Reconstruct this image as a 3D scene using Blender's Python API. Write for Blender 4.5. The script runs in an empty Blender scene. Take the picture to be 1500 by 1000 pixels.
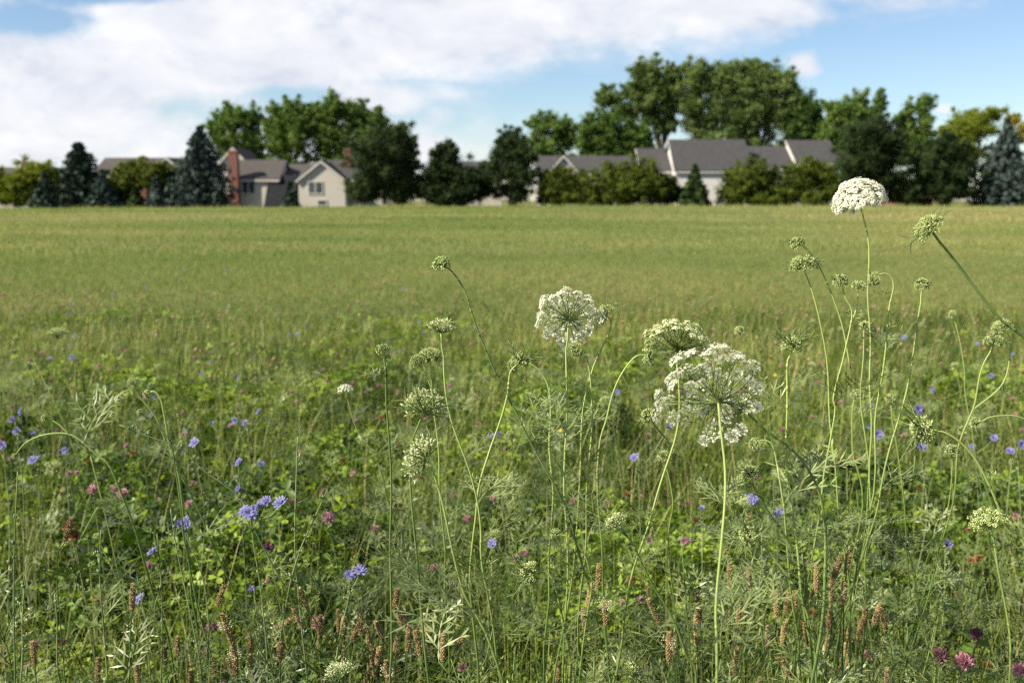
import bpy, math, random
import numpy as np
from mathutils import Vector, Matrix

random.seed(7)
R = np.random.default_rng(11)
sc = bpy.context.scene
COL = sc.collection
PI = math.pi
rad = math.radians

# ------------------------------------------------------------------ camera
F = 1458.0                       # focal length in photo pixels (35 mm lens)
CAM = Vector((0, 0, 1.0))
PITCH = math.atan((500 - 294) / F)
fw = Vector((0, math.cos(PITCH), -math.sin(PITCH)))
up = Vector((0, math.sin(PITCH), math.cos(PITCH)))

def P(x, y, Y):
    """world point seen at photo pixel (x, y), Y metres ahead"""
    d = fw + Vector((1, 0, 0)) * ((x - 750) / F) + up * ((500 - y) / F)
    return CAM + d * (Y / d.y)

cd = bpy.data.cameras.new("camera")
cam = bpy.data.objects.new("camera", cd)
COL.objects.link(cam)
cam.location = CAM
cam.rotation_euler = (PI / 2 - PITCH, 0, 0)
cd.sensor_width = 36
cd.lens = 36 * F / 1500
cd.clip_start = 0.05
cd.clip_end = 8000
cd.dof.use_dof = True
cd.dof.focus_distance = 1.08
cd.dof.aperture_fstop = 8.2
sc.camera = cam

# ------------------------------------------------------------------ terrain
def sm(t):
    t = np.clip(t, 0, 1)
    return t * t * (3 - 2 * t)

def zg(x, y):
    x = np.asarray(x, float); y = np.asarray(y, float)
    z = 0.42 * sm((y - 6) / 112)
    z = z + np.minimum(x, 0) * 0.0045 * sm((y - 20) / 90)
    z = z + 0.05 * np.sin(x * .11 + 1) * np.sin(y * .16) * sm((y - 8) / 20) * (1 - sm((y - 75) / 30))
    z = z - 0.95 * sm((y - 107) / 9)
    return z

def zgf(x, y):
    return float(zg(x, y))

# ------------------------------------------------------------------ materials
def newmat(name):
    m = bpy.data.materials.new(name)
    m.use_nodes = True
    nt = m.node_tree
    nt.nodes.clear()
    return m, nt.nodes, nt.links

def leafmat(name, cols, transl=0.3, rough=0.55, tint=True, nscale=3.0, spec=0.35, tcol=(1.25, 1.3, .7), jitter=False):
    """leaf material: colour ramp over a per-face 'tint' plus noise, part of the light goes through the leaf"""
    m, N, L = newmat(name)
    out = N.new('ShaderNodeOutputMaterial')
    ramp = N.new('ShaderNodeValToRGB')
    el = ramp.color_ramp.elements
    n = len(cols)
    el[0].position = 0; el[0].color = (*cols[0], 1)
    el[1].position = 1; el[1].color = (*cols[-1], 1)
    for i in range(1, n - 1):
        e = el.new(i / (n - 1)); e.color = (*cols[i], 1)
    tc = N.new('ShaderNodeTexCoord')
    nz = N.new('ShaderNodeTexNoise'); nz.inputs['Scale'].default_value = nscale
    nz.inputs['Detail'].default_value = 3
    L.new(tc.outputs['Object'], nz.inputs['Vector'])
    if tint:
        at = N.new('ShaderNodeAttribute'); at.attribute_name = 'tint'
        mx = N.new('ShaderNodeMath'); mx.operation = 'MULTIPLY_ADD'
        mx.inputs[1].default_value = .3; mx.inputs[2].default_value = -.15
        L.new(nz.outputs['Fac'], mx.inputs[0])
        ad = N.new('ShaderNodeMath'); ad.operation = 'ADD'; ad.use_clamp = True
        L.new(at.outputs['Fac'], ad.inputs[0]); L.new(mx.outputs[0], ad.inputs[1])
        src = ad.outputs[0]
    else:
        mp = N.new('ShaderNodeMapRange'); mp.inputs[1].default_value = .3; mp.inputs[2].default_value = .7
        L.new(nz.outputs['Fac'], mp.inputs[0])
        src = mp.outputs[0]
    if jitter:
        oi = N.new('ShaderNodeObjectInfo')
        m2 = N.new('ShaderNodeMath'); m2.operation = 'MULTIPLY_ADD'; m2.inputs[1].default_value = .7; m2.inputs[2].default_value = -.35
        L.new(oi.outputs['Random'], m2.inputs[0])
        a2 = N.new('ShaderNodeMath'); a2.operation = 'ADD'; a2.use_clamp = True
        L.new(src, a2.inputs[0]); L.new(m2.outputs[0], a2.inputs[1])
        src = a2.outputs[0]
    L.new(src, ramp.inputs[0])
    bs = N.new('ShaderNodeBsdfPrincipled')
    bs.inputs['Roughness'].default_value = rough
    bs.inputs['Specular IOR Level'].default_value = spec
    L.new(ramp.outputs[0], bs.inputs['Base Color'])
    if transl > 0:
        tr = N.new('ShaderNodeBsdfTranslucent')
        mc = N.new('ShaderNodeMix'); mc.data_type = 'RGBA'; mc.blend_type = 'MULTIPLY'
        mc.inputs[0].default_value = 1
        L.new(ramp.outputs[0], mc.inputs[6]); mc.inputs[7].default_value = (*tcol, 1)
        L.new(mc.outputs[2], tr.inputs[0])
        ms = N.new('ShaderNodeMixShader'); ms.inputs[0].default_value = transl
        L.new(bs.outputs[0], ms.inputs[1]); L.new(tr.outputs[0], ms.inputs[2])
        L.new(ms.outputs[0], out.inputs[0])
    else:
        L.new(bs.outputs[0], out.inputs[0])
    return m

def noisemat(name, c1, c2, scale=4, rough=.8, stretch=(1, 1, 1), bump=0.0, detail=4):
    m, N, L = newmat(name)
    out = N.new('ShaderNodeOutputMaterial'); bs = N.new('ShaderNodeBsdfPrincipled')
    tc = N.new('ShaderNodeTexCoord'); mp = N.new('ShaderNodeMapping')
    mp.inputs['Scale'].default_value = stretch
    nz = N.new('ShaderNodeTexNoise'); nz.inputs['Scale'].default_value = scale; nz.inputs['Detail'].default_value = detail
    rp = N.new('ShaderNodeValToRGB')
    rp.color_ramp.elements[0].position = .3; rp.color_ramp.elements[0].color = (*c1, 1)
    rp.color_ramp.elements[1].position = .7; rp.color_ramp.elements[1].color = (*c2, 1)
    L.new(tc.outputs['Object'], mp.inputs[0]); L.new(mp.outputs[0], nz.inputs['Vector'])
    L.new(nz.outputs['Fac'], rp.inputs[0]); L.new(rp.outputs[0], bs.inputs['Base Color'])
    bs.inputs['Roughness'].default_value = rough; bs.inputs['Specular IOR Level'].default_value = .15
    if bump:
        bp = N.new('ShaderNodeBump'); bp.inputs['Strength'].default_value = bump
        L.new(nz.outputs['Fac'], bp.inputs['Height']); L.new(bp.outputs[0], bs.inputs['Normal'])
    L.new(bs.outputs[0], out.inputs[0])
    return m

def brickmat(name, c1, c2, mortar, bw, bh):
    m, N, L = newmat(name)
    out = N.new('ShaderNodeOutputMaterial'); bs = N.new('ShaderNodeBsdfPrincipled')
    tc = N.new('ShaderNodeTexCoord'); mp = N.new('ShaderNodeMapping')
    mp.inputs['Rotation'].default_value = (PI / 2, 0, 0)
    b = N.new('ShaderNodeTexBrick')
    b.inputs['Color1'].default_value = (*c1, 1); b.inputs['Color2'].default_value = (*c2, 1)
    b.inputs['Mortar'].default_value = (*mortar, 1)
    b.inputs['Scale'].default_value = 1; b.inputs['Brick Width'].default_value = bw
    b.inputs['Row Height'].default_value = bh; b.inputs['Mortar Size'].default_value = .012
    L.new(tc.outputs['Object'], mp.inputs[0]); L.new(mp.outputs[0], b.inputs['Vector'])
    L.new(b.outputs['Color'], bs.inputs['Base Color']); bs.inputs['Roughness'].default_value = .85
    L.new(bs.outputs[0], out.inputs[0])
    return m

def sidingmat(name, c):
    """lap siding: thin horizontal boards"""
    m, N, L = newmat(name)
    out = N.new('ShaderNodeOutputMaterial'); bs = N.new('ShaderNodeBsdfPrincipled')
    tc = N.new('ShaderNodeTexCoord'); wv = N.new('ShaderNodeTexWave'); wv.bands_direction = 'Z'; wv.wave_profile = 'SAW'
    wv.inputs['Scale'].default_value = 1.6
    nz = N.new('ShaderNodeTexNoise'); nz.inputs['Scale'].default_value = .8
    L.new(tc.outputs['Object'], wv.inputs['Vector']); L.new(tc.outputs['Object'], nz.inputs['Vector'])
    rp = N.new('ShaderNodeValToRGB')
    rp.color_ramp.elements[0].color = (*[k * .88 for k in c], 1); rp.color_ramp.elements[1].color = (*c, 1)
    L.new(nz.outputs['Fac'], rp.inputs[0])
    bp = N.new('ShaderNodeMix'); bp.data_type = 'RGBA'; bp.blend_type = 'MULTIPLY'; bp.inputs[0].default_value = .12
    L.new(rp.outputs[0], bp.inputs[6]); L.new(wv.outputs['Color'], bp.inputs[7]); L.new(bp.outputs[2], bs.inputs['Base Color'])
    bs.inputs['Roughness'].default_value = .6
    L.new(bs.outputs[0], out.inputs[0])
    return m

M = {}
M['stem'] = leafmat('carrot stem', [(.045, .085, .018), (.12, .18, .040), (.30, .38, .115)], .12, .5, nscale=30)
M['stem_dark'] = leafmat('dark stem', [(.07, .12, .032), (.14, .20, .06)], .1, .5, tint=False, nscale=30, jitter=True)
M['ray'] = leafmat('umbel ray', [(.13, .19, .045), (.26, .33, .09)], .3, .5, tint=False, nscale=60)
M['bract'] = leafmat('bract', [(.08, .13, .035), (.20, .26, .09)], .2, .5, tint=False, nscale=40)
M['petal'] = leafmat('white petal', [(.78, .78, .66), (.90, .89, .82)], .5, .6, tint=False, nscale=120, spec=.2, tcol=(1, 1, .92))
M['greenpetal'] = leafmat('greenish young petal', [(.50, .56, .26), (.80, .81, .60)], .3, .6, tint=False, nscale=150, spec=.2, tcol=(1, 1, .8))
M['bud'] = leafmat('flower bud', [(.20, .32, .050), (.70, .72, .40)], .3, .6, tint=False, nscale=220, spec=.2, tcol=(1, 1, .8))
M['silver'] = leafmat('silvery leaf', [(.060, .095, .022), (.22, .265, .11)], .25, .4, tint=False, nscale=40, jitter=True, tcol=(1, 1.2, .6))
M['frond'] = leafmat('feathery leaf', [(.017, .036, .007), (.056, .092, .020), (.18, .225, .074)], .3, .5)
M['clover_leaf'] = leafmat('clover leaf', [(.011, .028, .003), (.055, .110, .009), (.225, .315, .028)], .35, .5, tcol=(1.3, 1.35, .5))
M['grass'] = leafmat('grass blade', [(.024, .048, .006), (.084, .130, .017), (.22, .26, .055), (.42, .36, .18)], .26, .5, tcol=(1.2, 1.2, .6))
M['fieldgrass'] = leafmat('field grass', [(.074, .146, .023), (.146, .206, .045), (.224, .260, .080), (.36, .325, .155)], .38, .6, tcol=(1.2, 1.2, .6), nscale=.5)
M['blue'] = leafmat('chicory petal', [(.14, .135, .34), (.24, .235, .44)], .35, .6, tint=False, nscale=60, spec=.2, tcol=(1, 1, 1.2), jitter=True)
M['chic_stem'] = leafmat('chicory stem', [(.10, .15, .06), (.22, .27, .12)], .05, .5, tint=False, nscale=25, jitter=True)
M['seedhead'] = leafmat('plantain head', [(.115, .080, .030), (.34, .25, .115)], .05, .8, tint=False, nscale=220, jitter=True)
M['anther'] = leafmat('anther', [(.55, .52, .35), (.75, .72, .55)], .3, .7, tint=False, nscale=90)
M['pink'] = leafmat('clover pink', [(.34, .15, .19), (.55, .36, .37)], .3, .6, tint=False, nscale=120, jitter=True, tcol=(1, .9, 1))
M['maroon'] = leafmat('clover maroon', [(.10, .045, .05), (.20, .11, .125)], .25, .6, tint=False, nscale=120, tcol=(1, .9, 1))
M['brownclover'] = leafmat('clover faded', [(.17, .075, .035), (.36, .19, .10)], .2, .7, tint=False, nscale=120, jitter=True)
M['yellow'] = leafmat('yellow petal', [(.42, .32, .02), (.52, .42, .04)], .3, .6, tint=False, nscale=60)
M['seedspeck'] = leafmat('faded heads', [(.13, .08, .04), (.27, .18, .10), (.38, .24, .18)], .2, .7)
M['bark'] = noisemat('bark', (.05, .04, .03), (.14, .11, .085), 3, .9, (4, 4, .6), .6)
M['litter'] = None

# ------------------------------------------------------------------ mesh builders
class MB:
    def __init__(self):
        self.v = []; self.f = []; self.n = 0
    def add(self, vs, fs):
        b = self.n
        self.v.extend([tuple(p) for p in vs]); self.n += len(vs)
        self.f.extend([tuple(i + b for i in f) for f in fs])
    def tube(self, pts, radii, n=6, cap=True):
        pts = [Vector(p) for p in pts]
        k = len(pts)
        if not hasattr(radii, '__len__'): radii = [radii] * k
        t = (pts[1] - pts[0]).normalized()
        a = t.orthogonal().normalized()
        vs = []
        for i, p in enumerate(pts):
            t = (pts[min(i + 1, k - 1)] - pts[max(i - 1, 0)])
            if t.length < 1e-9: t = Vector((0, 0, 1))
            t.normalize()
            a = a - t * a.dot(t)
            if a.length < 1e-6: a = t.orthogonal()
            a.normalize(); b = t.cross(a)
            for j in range(n):
                an = 2 * PI * j / n
                vs.append(p + (a * math.cos(an) + b * math.sin(an)) * radii[i])
        fs = []
        for i in range(k - 1):
            for j in range(n):
                fs.append((i * n + j, i * n + (j + 1) % n, (i + 1) * n + (j + 1) % n, (i + 1) * n + j))
        if cap:
            fs.append(tuple(range(n - 1, -1, -1))); fs.append(tuple((k - 1) * n + j for j in range(n)))
        self.add(vs, fs)
    def kite(self, a, tip, nrm, w, mid=.45, lift=0):
        a = Vector(a); tip = Vector(tip)
        d = tip - a
        s = d.cross(nrm)
        if s.length < 1e-9: s = d.orthogonal()
        s.normalize()
        m = a + d * mid + Vector(nrm) * lift
        self.add([a, m + s * w / 2, tip, m - s * w / 2], [(0, 1, 2, 3)])
    def octa(self, c, r, stretch=1.0, axis=Vector((0, 0, 1))):
        c = Vector(c); axis = Vector(axis).normalized(); o = axis.orthogonal().normalized(); q = axis.cross(o)
        vs = [c + axis * r * stretch, c + o * r, c + q * r, c - o * r, c - q * r, c - axis * r * stretch]
        self.add(vs, [(0, 1, 2), (0, 2, 3), (0, 3, 4), (0, 4, 1), (5, 2, 1), (5, 3, 2), (5, 4, 3), (5, 1, 4)])
    def box(self, x0, x1, y0, y1, z0, z1):
        vs = [(x0, y0, z0), (x1, y0, z0), (x1, y1, z0), (x0, y1, z0), (x0, y0, z1), (x1, y0, z1), (x1, y1, z1), (x0, y1, z1)]
        self.add(vs, [(0, 3, 2, 1), (4, 5, 6, 7), (0, 1, 5, 4), (1, 2, 6, 5), (2, 3, 7, 6), (3, 0, 4, 7)])
    def mesh(self, name, mat, smooth=True):
        me = bpy.data.meshes.new(name)
        me.from_pydata(self.v, [], self.f)
        me.materials.append(mat)
        if smooth:
            me.polygons.foreach_set('use_smooth', [True] * len(me.polygons))
        me.update()
        return me
    def arr(self):
        return np.array(self.v, float), np.array(self.f, int)

def np_mesh(name, V, Q, mat, tint=None, smooth=False):
    me = bpy.data.meshes.new(name)
    V = np.ascontiguousarray(V, np.float32).reshape(-1, 3); Q = np.ascontiguousarray(Q, np.int32)
    k = Q.shape[1]
    me.vertices.add(len(V)); me.vertices.foreach_set('co', V.ravel())
    me.loops.add(Q.size); me.loops.foreach_set('vertex_index', Q.ravel())
    me.polygons.add(len(Q))
    me.polygons.foreach_set('loop_start', np.arange(0, Q.size, k, dtype=np.int32))
    if smooth:
        me.polygons.foreach_set('use_smooth', np.ones(len(Q), bool))
    if tint is not None:
        a = me.attributes.new('tint', 'FLOAT', 'POINT')
        a.data.foreach_set('value', np.ascontiguousarray(tint, np.float32))
    me.materials.append(mat)
    me.update(calc_edges=True)
    return me

def set_tint(me, vals):
    a = me.attributes.new('tint', 'FLOAT', 'POINT'); a.data.foreach_set('value', vals)
    return me

def obj(name, me, parent=None, loc=(0, 0, 0)):
    o = bpy.data.objects.new(name, me)
    COL.objects.link(o)
    o.location = loc
    if parent: o.parent = parent
    return o

def tag(o, label=None, cat=None, group=None, kind=None):
    if label: o['label'] = label
    if cat: o['category'] = cat
    if group: o['group'] = group
    if kind: o['kind'] = kind
    return o

def thing(name, label, cat, loc, group=None):
    o = bpy.data.objects.new(name, None); COL.objects.link(o)
    o.empty_display_size = .1
    o.location = loc
    return tag(o, label, cat, group)

def copy_tree(o, parent=None):
    c = o.copy(); COL.objects.link(c)
    c.parent = parent
    for ch in list(o.children):
        copy_tree(ch, c)
    return c

def instances(pV, pQ, pos, rot, scl, tint):
    """bake n transformed copies of a small quad mesh into arrays"""
    n = len(pos); k = len(pV)
    V = np.einsum('nij,kj->nki', rot, pV) * np.asarray(scl).reshape(n, 1, 1) + pos[:, None, :]
    Q = (pQ[None] + (np.arange(n) * k)[:, None, None]).reshape(-1, pQ.shape[1])
    return V.reshape(-1, 3), Q, np.repeat(tint, k)

def rotz(a):
    c, s = np.cos(a), np.sin(a); z = np.zeros_like(a); o = np.ones_like(a)
    return np.stack([np.stack([c, -s, z], -1), np.stack([s, c, z], -1), np.stack([z, z, o], -1)], -2)
def rotx(a):
    c, s = np.cos(a), np.sin(a); z = np.zeros_like(a); o = np.ones_like(a)
    return np.stack([np.stack([o, z, z], -1), np.stack([z, c, -s], -1), np.stack([z, s, c], -1)], -2)
def roty(a):
    c, s = np.cos(a), np.sin(a); z = np.zeros_like(a); o = np.ones_like(a)
    return np.stack([np.stack([c, z, s], -1), np.stack([z, o, z], -1), np.stack([-s, z, c], -1)], -2)

def join(parts):
    Vs, Qs, Ts = [], [], []; b = 0
    for V, Q, T in parts:
        Vs.append(V); Qs.append(Q + b); Ts.append(T); b += len(V)
    return np.concatenate(Vs), np.concatenate(Qs), np.concatenate(Ts)

def samp(n, y0, y1, spread=.60, pad=.7, pw=2.0):
    u = R.random(n)
    y = (y0 ** pw + (y1 ** pw - y0 ** pw) * u) ** (1 / pw)
    x = (R.random(n) * 2 - 1) * (spread * y + pad)
    return x, y

def patch(x, y, s=1.0, seed=0):
    """smooth value 0..1 of the growth's patchiness"""
    rr = np.random.default_rng(100 + seed)
    v = np.zeros_like(x)
    for k in range(7):
        a = rr.random() * 2 * PI; f = s * (0.5 + 1.6 * rr.random())
        v = v + np.sin((x * math.cos(a) + y * math.sin(a)) * f + rr.random() * 6.3)
    return .5 + v / 7 * 1.1

def blades(n, x, y, h, w, lean, seg, tint, zbase=None, curve=1.0):
    az = R.random(n) * 2 * PI
    lean = lean * R.random(n)
    faz = az + PI / 2 + R.normal(0, .5, n)
    side = np.stack([np.cos(faz), np.sin(faz), np.zeros(n)], -1)
    dirv = np.stack([np.cos(az), np.sin(az), np.zeros(n)], -1)
    base = np.stack([x, y, zg(x, y) if zbase is None else zbase], -1)
    V = np.zeros((n, seg + 1, 2, 3))
    for i in range(seg + 1):
        t = i / seg
        c = base + dirv * (h * lean * t ** (1 + curve))[:, None]
        c[:, 2] += h * t * (1 - .35 * lean * t)
        ww = (w * (1 - t) ** .6 if i else w * .8)
        V[:, i, 0] = c - side * np.asarray(ww * .5).reshape(-1, 1)
        V[:, i, 1] = c + side * np.asarray(ww * .5).reshape(-1, 1)
    k = (seg + 1) * 2
    q = np.array([[2 * i, 2 * i + 1, 2 * i + 3, 2 * i + 2] for i in range(seg)])
    Q = (q[None] + (np.arange(n) * k)[:, None, None]).reshape(-1, 4)
    return V.reshape(-1, 3), Q, np.repeat(np.clip(tint, 0, 1), k)

# ------------------------------------------------------------------ ground sheet
def build_ground():
    ys = np.concatenate([np.linspace(-6, 12, 37), np.linspace(13, 120, 108), np.geomspace(125, 5000, 26)])
    xs = np.concatenate([-np.geomspace(4000, 62, 18), np.linspace(-60, 60, 121), np.geomspace(62, 4000, 18)])
    X, Y = np.meshgrid(xs, ys)
    V = np.stack([X, Y, zg(X, Y) - .004], -1).reshape(-1, 3)
    nx, ny = len(xs), len(ys)
    i = np.arange(nx * ny).reshape(ny, nx)
    Q = np.stack([i[:-1, :-1], i[:-1, 1:], i[1:, 1:], i[1:, :-1]], -1).reshape(-1, 4)
    m, N, L = newmat('meadow soil and turf')
    out = N.new('ShaderNodeOutputMaterial'); bs = N.new('ShaderNodeBsdfPrincipled')
    tc = N.new('ShaderNodeTexCoord')
    n1 = N.new('ShaderNodeTexNoise'); n1.inputs['Scale'].default_value = .12; n1.inputs['Detail'].default_value = 6
    n2 = N.new('ShaderNodeTexNoise'); n2.inputs['Scale'].default_value = 6; n2.inputs['Detail'].default_value = 5
    L.new(tc.outputs['Object'], n1.inputs['Vector']); L.new(tc.outputs['Object'], n2.inputs['Vector'])
    r1 = N.new('ShaderNodeValToRGB'); r2 = N.new('ShaderNodeValToRGB')
    r1.color_ramp.elements[0].position = .35; r1.color_ramp.elements[0].color = (.085, .11, .028, 1)
    r1.color_ramp.elements[1].position = .7; r1.color_ramp.elements[1].color = (.21, .19, .075, 1)
    r2.color_ramp.elements[0].position = .3; r2.color_ramp.elements[0].color = (.5, .45, .4, 1)
    r2.color_ramp.elements[1].position = .7; r2.color_ramp.elements[1].color = (1, 1, 1, 1)
    L.new(n1.outputs['Fac'], r1.inputs[0]); L.new(n2.outputs['Fac'], r2.inputs[0])
    mx = N.new('ShaderNodeMix'); mx.data_type = 'RGBA'; mx.blend_type = 'MULTIPLY'; mx.inputs[0].default_value = 1
    L.new(r1.outputs[0], mx.inputs[6]); L.new(r2.outputs[0], mx.inputs[7])
    L.new(mx.outputs[2], bs.inputs['Base Color']); bs.inputs['Roughness'].default_value = .95
    bs.inputs['Specular IOR Level'].default_value = .1
    L.new(bs.outputs[0], out.inputs[0])
    o = obj('field', np_mesh('field', V, Q, m, smooth=True))
    tag(o, kind='structure')
build_ground()

# ------------------------------------------------------------------ plant pieces
def frond_mb(L, npin, nlobe, width, curl, rng, lobew=.0022, fullness=1.0, mb=None):
    """bipinnate feathery leaf along +X, lying in XY, drooping along -Z"""
    mb = mb or MB()
    def rach(s):
        return Vector((L * s, L * .06 * math.sin(s * 3), -curl * L * s * s + .25 * L * s))
    pts = [rach(i / 6) for i in range(7)]
    for i in range(6):
        mb.kite(pts[i], pts[i + 1] + (pts[i + 1] - pts[i]) * .15, Vector((0, 0, 1)), lobew * (1.1 - .1 * i), .5)
    for i in range(npin):
        s = .18 + .8 * (i / npin)
        c = rach(s)
        lp = width * L * (1 - .75 * abs(s - .35) ** 1.1) * rng.uniform(.8, 1.15)
        for sg in (-1, 1):
            a = sg * rad(rng.uniform(40, 62))
            d = Vector((math.cos(a), math.sin(a), rng.uniform(-.15, .5))).normalized()
            mb.kite(c, c + d * lp, Vector((0, 0, 1)), lobew * 1.1, .5)
            for k in range(nlobe):
                t = .3 + .62 * k / max(nlobe - 1, 1)
                q = c + d * lp * t
                ll = lp * .42 * (1.15 - t * .6) * rng.uniform(.7, 1.2) * fullness
                for s2 in (-1, 1):
                    a2 = a + s2 * rad(rng.uniform(25, 50))
                    d2 = Vector((math.cos(a2), math.sin(a2), rng.uniform(-.3, .6))).normalized()
                    mb.kite(q, q + d2 * ll, Vector((0, 0, 1)), lobew * rng.uniform(.8, 1.3), .45)
    return mb

rng = random.Random(5)
LEAF_MESH = [frond_mb(.085, 5, 3, .46, c, rng, .0021, 1.5).mesh('carrot_leaf', M['silver'], False) for c in (.2, .5, .8)]
LEAF_MESH += [frond_mb(.055, 3, 2, .6, c, rng, .0019, 1.5).mesh('carrot_leaf', M['silver'], False) for c in (.1, .6)]

def umbel(rng, Rr, n, thmax, bend, ur, nf, fl, style, bracts=None, rr=.00042, spread=75, flat=0.0, lens=(.74, .28), jit=(.84, 1.1)):
    """compound umbel, hub at the origin, axis +Z: returns meshes' builders for rays, blossom and bracts"""
    g = MB(); b = MB(); br = MB()
    ga = PI * (3 - math.sqrt(5))
    for k in range(n):
        f = math.sqrt((k + .5) / n)
        th = rad(thmax) * f * rng.uniform(.93, 1.05)
        ph = ga * k + rng.uniform(-.15, .15)
        L = Rr * (lens[0] + lens[1] * f) * rng.uniform(*jit)
        p = Vector((0, 0, 0)); pts = [p.copy()]
        ns = 6
        for i in range(ns):
            t = (i + .5) / ns
            a = th * (1 + bend * (1 - 2 * t))
            d = Vector((math.sin(a) * math.cos(ph), math.sin(a) * math.sin(ph), math.cos(a)))
            p = p + d * L / ns
            pts.append(p.copy())
        g.tube(pts, [rr * 1.2] + [rr] * (ns - 1) + [rr * .9], 4, cap=False)
        ax = (d * .75 + Vector((0, 0, .5 - flat))).normalized()
        o1 = ax.orthogonal().normalized(); o2 = ax.cross(o1)
        sc_ = rng.uniform(.65, 1.2)
        for j in range(nf):
            fj = math.sqrt((j + .5) / nf)
            al = rad(spread) * fj * rng.uniform(.9, 1.1); be = ga * j + ph
            dd = ax * math.cos(al) + (o1 * math.cos(be) + o2 * math.sin(be)) * math.sin(al)
            e = p + dd * ur * sc_ * rng.uniform(.7, 1.15)
            g.kite(p, e, Vector((rng.uniform(-1, 1), rng.uniform(-1, 1), rng.uniform(-1, 1))), .00055, .5)
            if style == 'open':
                nn = (dd * .6 + ax * .6).normalized()
                q1 = nn.orthogonal().normalized(); q2 = nn.cross(q1)
                a0 = rng.uniform(0, 6.3)
                for m_ in range(5):
                    aa = a0 + m_ * 2 * PI / 5
                    rd = q1 * math.cos(aa) + q2 * math.sin(aa)
                    l_ = fl * rng.uniform(.55, 1.45)
                    b.kite(e, e + rd * l_ + nn * l_ * rng.uniform(0, .5), nn, l_ * .85, .62, l_ * .1)
                if rng.random() < .5:
                    b.octa(e + nn * fl * .3, fl * .35, 1, nn)
            elif style == 'tuft':
                b.octa(e, fl * rng.uniform(.6, 1.1), 2.6, dd)
            else:
                b.octa(e, fl * rng.uniform(.75, 1.15), 1.25, dd)
    if bracts:
        nb, bl, pol, fork = bracts
        for k in range(nb):
            ph = 2 * PI * k / nb + rng.uniform(-.25, .25)
            L = bl * rng.uniform(.75, 1.15)
            p = Vector((0, 0, -.001)); pts = [p.copy()]
            a = rad(pol) + rng.uniform(-.2, .2)
            for i in range(5):
                a += rng.uniform(-.1, .22) * (-1 if pol > 60 else 1)
                p = p + Vector((math.sin(a) * math.cos(ph), math.sin(a) * math.sin(ph), math.cos(a))) * L / 5
                pts.append(p.copy())
            br.tube(pts, [.0008, .0007, .0006, .0005, .0004, .0002], 4, cap=False)
            for s in range(fork):
                i = 1 + s % 4
                d = (pts[i + 1] - pts[i]).normalized()
                sd = d.orthogonal(); sd.normalize()
                sd = Matrix.Rotation(rng.uniform(0, 6.3), 3, d) @ sd
                e = pts[i] + (d * .8 + sd * .7).normalized() * L * .38
                br.tube([pts[i], (pts[i] + e) / 2 + d * L * .03, e], [.00045, .0004, .0002], 3, cap=False)
    return g, b, br

HEADS = {
    #            Rr   n thmax bend  ur   nf  fl   style  bracts              petal
    'big':     (.050, 42, 88, .03, .0080, 24, .0017, 'open', (10, .046, 80, 5), 'petal'),
    'white':   (.031, 46, 98, -.02, .0054, 18, .0017, 'open', (8, .018, 95, 3), 'petal'),
    'dome':    (.032, 100, 103, -.02, .0052, 20, .0016, 'open', (8, .016, 110, 2), 'petal'),
    'fan':     (.034, 84, 84, .08, .0046, 18, .0014, 'open', (8, .022, 110, 3), 'greenpetal'),
    'half':    (.0125, 44, 104, .10, .0032, 10, .00075, 'tuft', (12, .026, 58, 4), 'bud'),
    'ball':    (.0072, 38, 128, .04, .0023, 8, .00068, 'tuft', (11, .017, 46, 3), 'bud'),
    'spiky':   (.0078, 32, 118, .10, .0024, 8, .00068, 'tuft', (12, .030, 46, 5), 'bud'),
    'nest':    (.016, 26, 82, .42, .0058, 8, .00068, 'tuft', (11, .026, 72, 5), 'greenpetal'),
    'nestwide':(.0175, 30, 96, .30, .0066, 8, .00072, 'tuft', (12, .032, 84, 5), 'greenpetal'),
    'flat':    (.022, 36, 72, .12, .0040, 12, .00100, 'bud', (8, .014, 95, 3), 'bud'),
    'tinybud': (.0048, 24, 125, .05, .0018, 7, .00065, 'bud', (7, .010, 55, 2), 'bud'),
}
HM = {}
def head_meshes(kind, var):
    if (kind, var) not in HM:
        Rr, n, th, be, ur, nf, fl, st, br, pm = HEADS[kind]
        rg = random.Random(hash(kind) % 1 + var * 31 + len(kind))
        g, b, c = umbel(rg, Rr, n, th, be, ur, nf, fl, st, br, rr=.00042 if Rr > .03 else .00036, **(dict(lens=(.93, .05), jit=(.95, 1.04)) if kind in ('dome', 'half', 'ball', 'spiky', 'tinybud') else {}))
        HM[(kind, var)] = (g.mesh('flower_head', M['ray']), b.mesh('blossom', M[pm], False), c.mesh('bract_whorl', M['bract']))
    return HM[(kind, var)]

def axis_matrix(loc, axis, spin=0, scale=1):
    q = Vector(axis).normalized().to_track_quat('Z', 'Y')
    return Matrix.Translation(loc) @ q.to_matrix().to_4x4() @ Matrix.Rotation(spin, 4, 'Z') @ Matrix.Scale(scale, 4)

def add_head(root, kind, loc, axis, spin=0, scale=1, var=0):
    g, b, c = head_meshes(kind, var)
    h = obj('flower_head', g, root); h.matrix_local = axis_matrix(loc, axis, spin, scale)
    obj('blossom', b, h); obj('bract_whorl', c, h)
    return h

def smooth_path(pts, k=5):
    """Catmull-Rom through the points"""
    P_ = [Vector(p) for p in pts]
    if len(P_) < 3: 
        return [P_[0].lerp(P_[-1], i / k) for i in range(k + 1)]
    P_ = [P_[0] * 2 - P_[1]] + P_ + [P_[-1] * 2 - P_[-2]]
    out = []
    for i in range(1, len(P_) - 2):
        a, b, c, d = P_[i - 1:i + 3]
        for j in range(k):
            t = j / k
            out.append(.5 * ((2 * b) + (c - a) * t + (2 * a - 5 * b + 4 * c - d) * t * t + (3 * b - a - 3 * c + d) * t ** 3))
    out.append(P_[-2])
    return out

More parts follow.
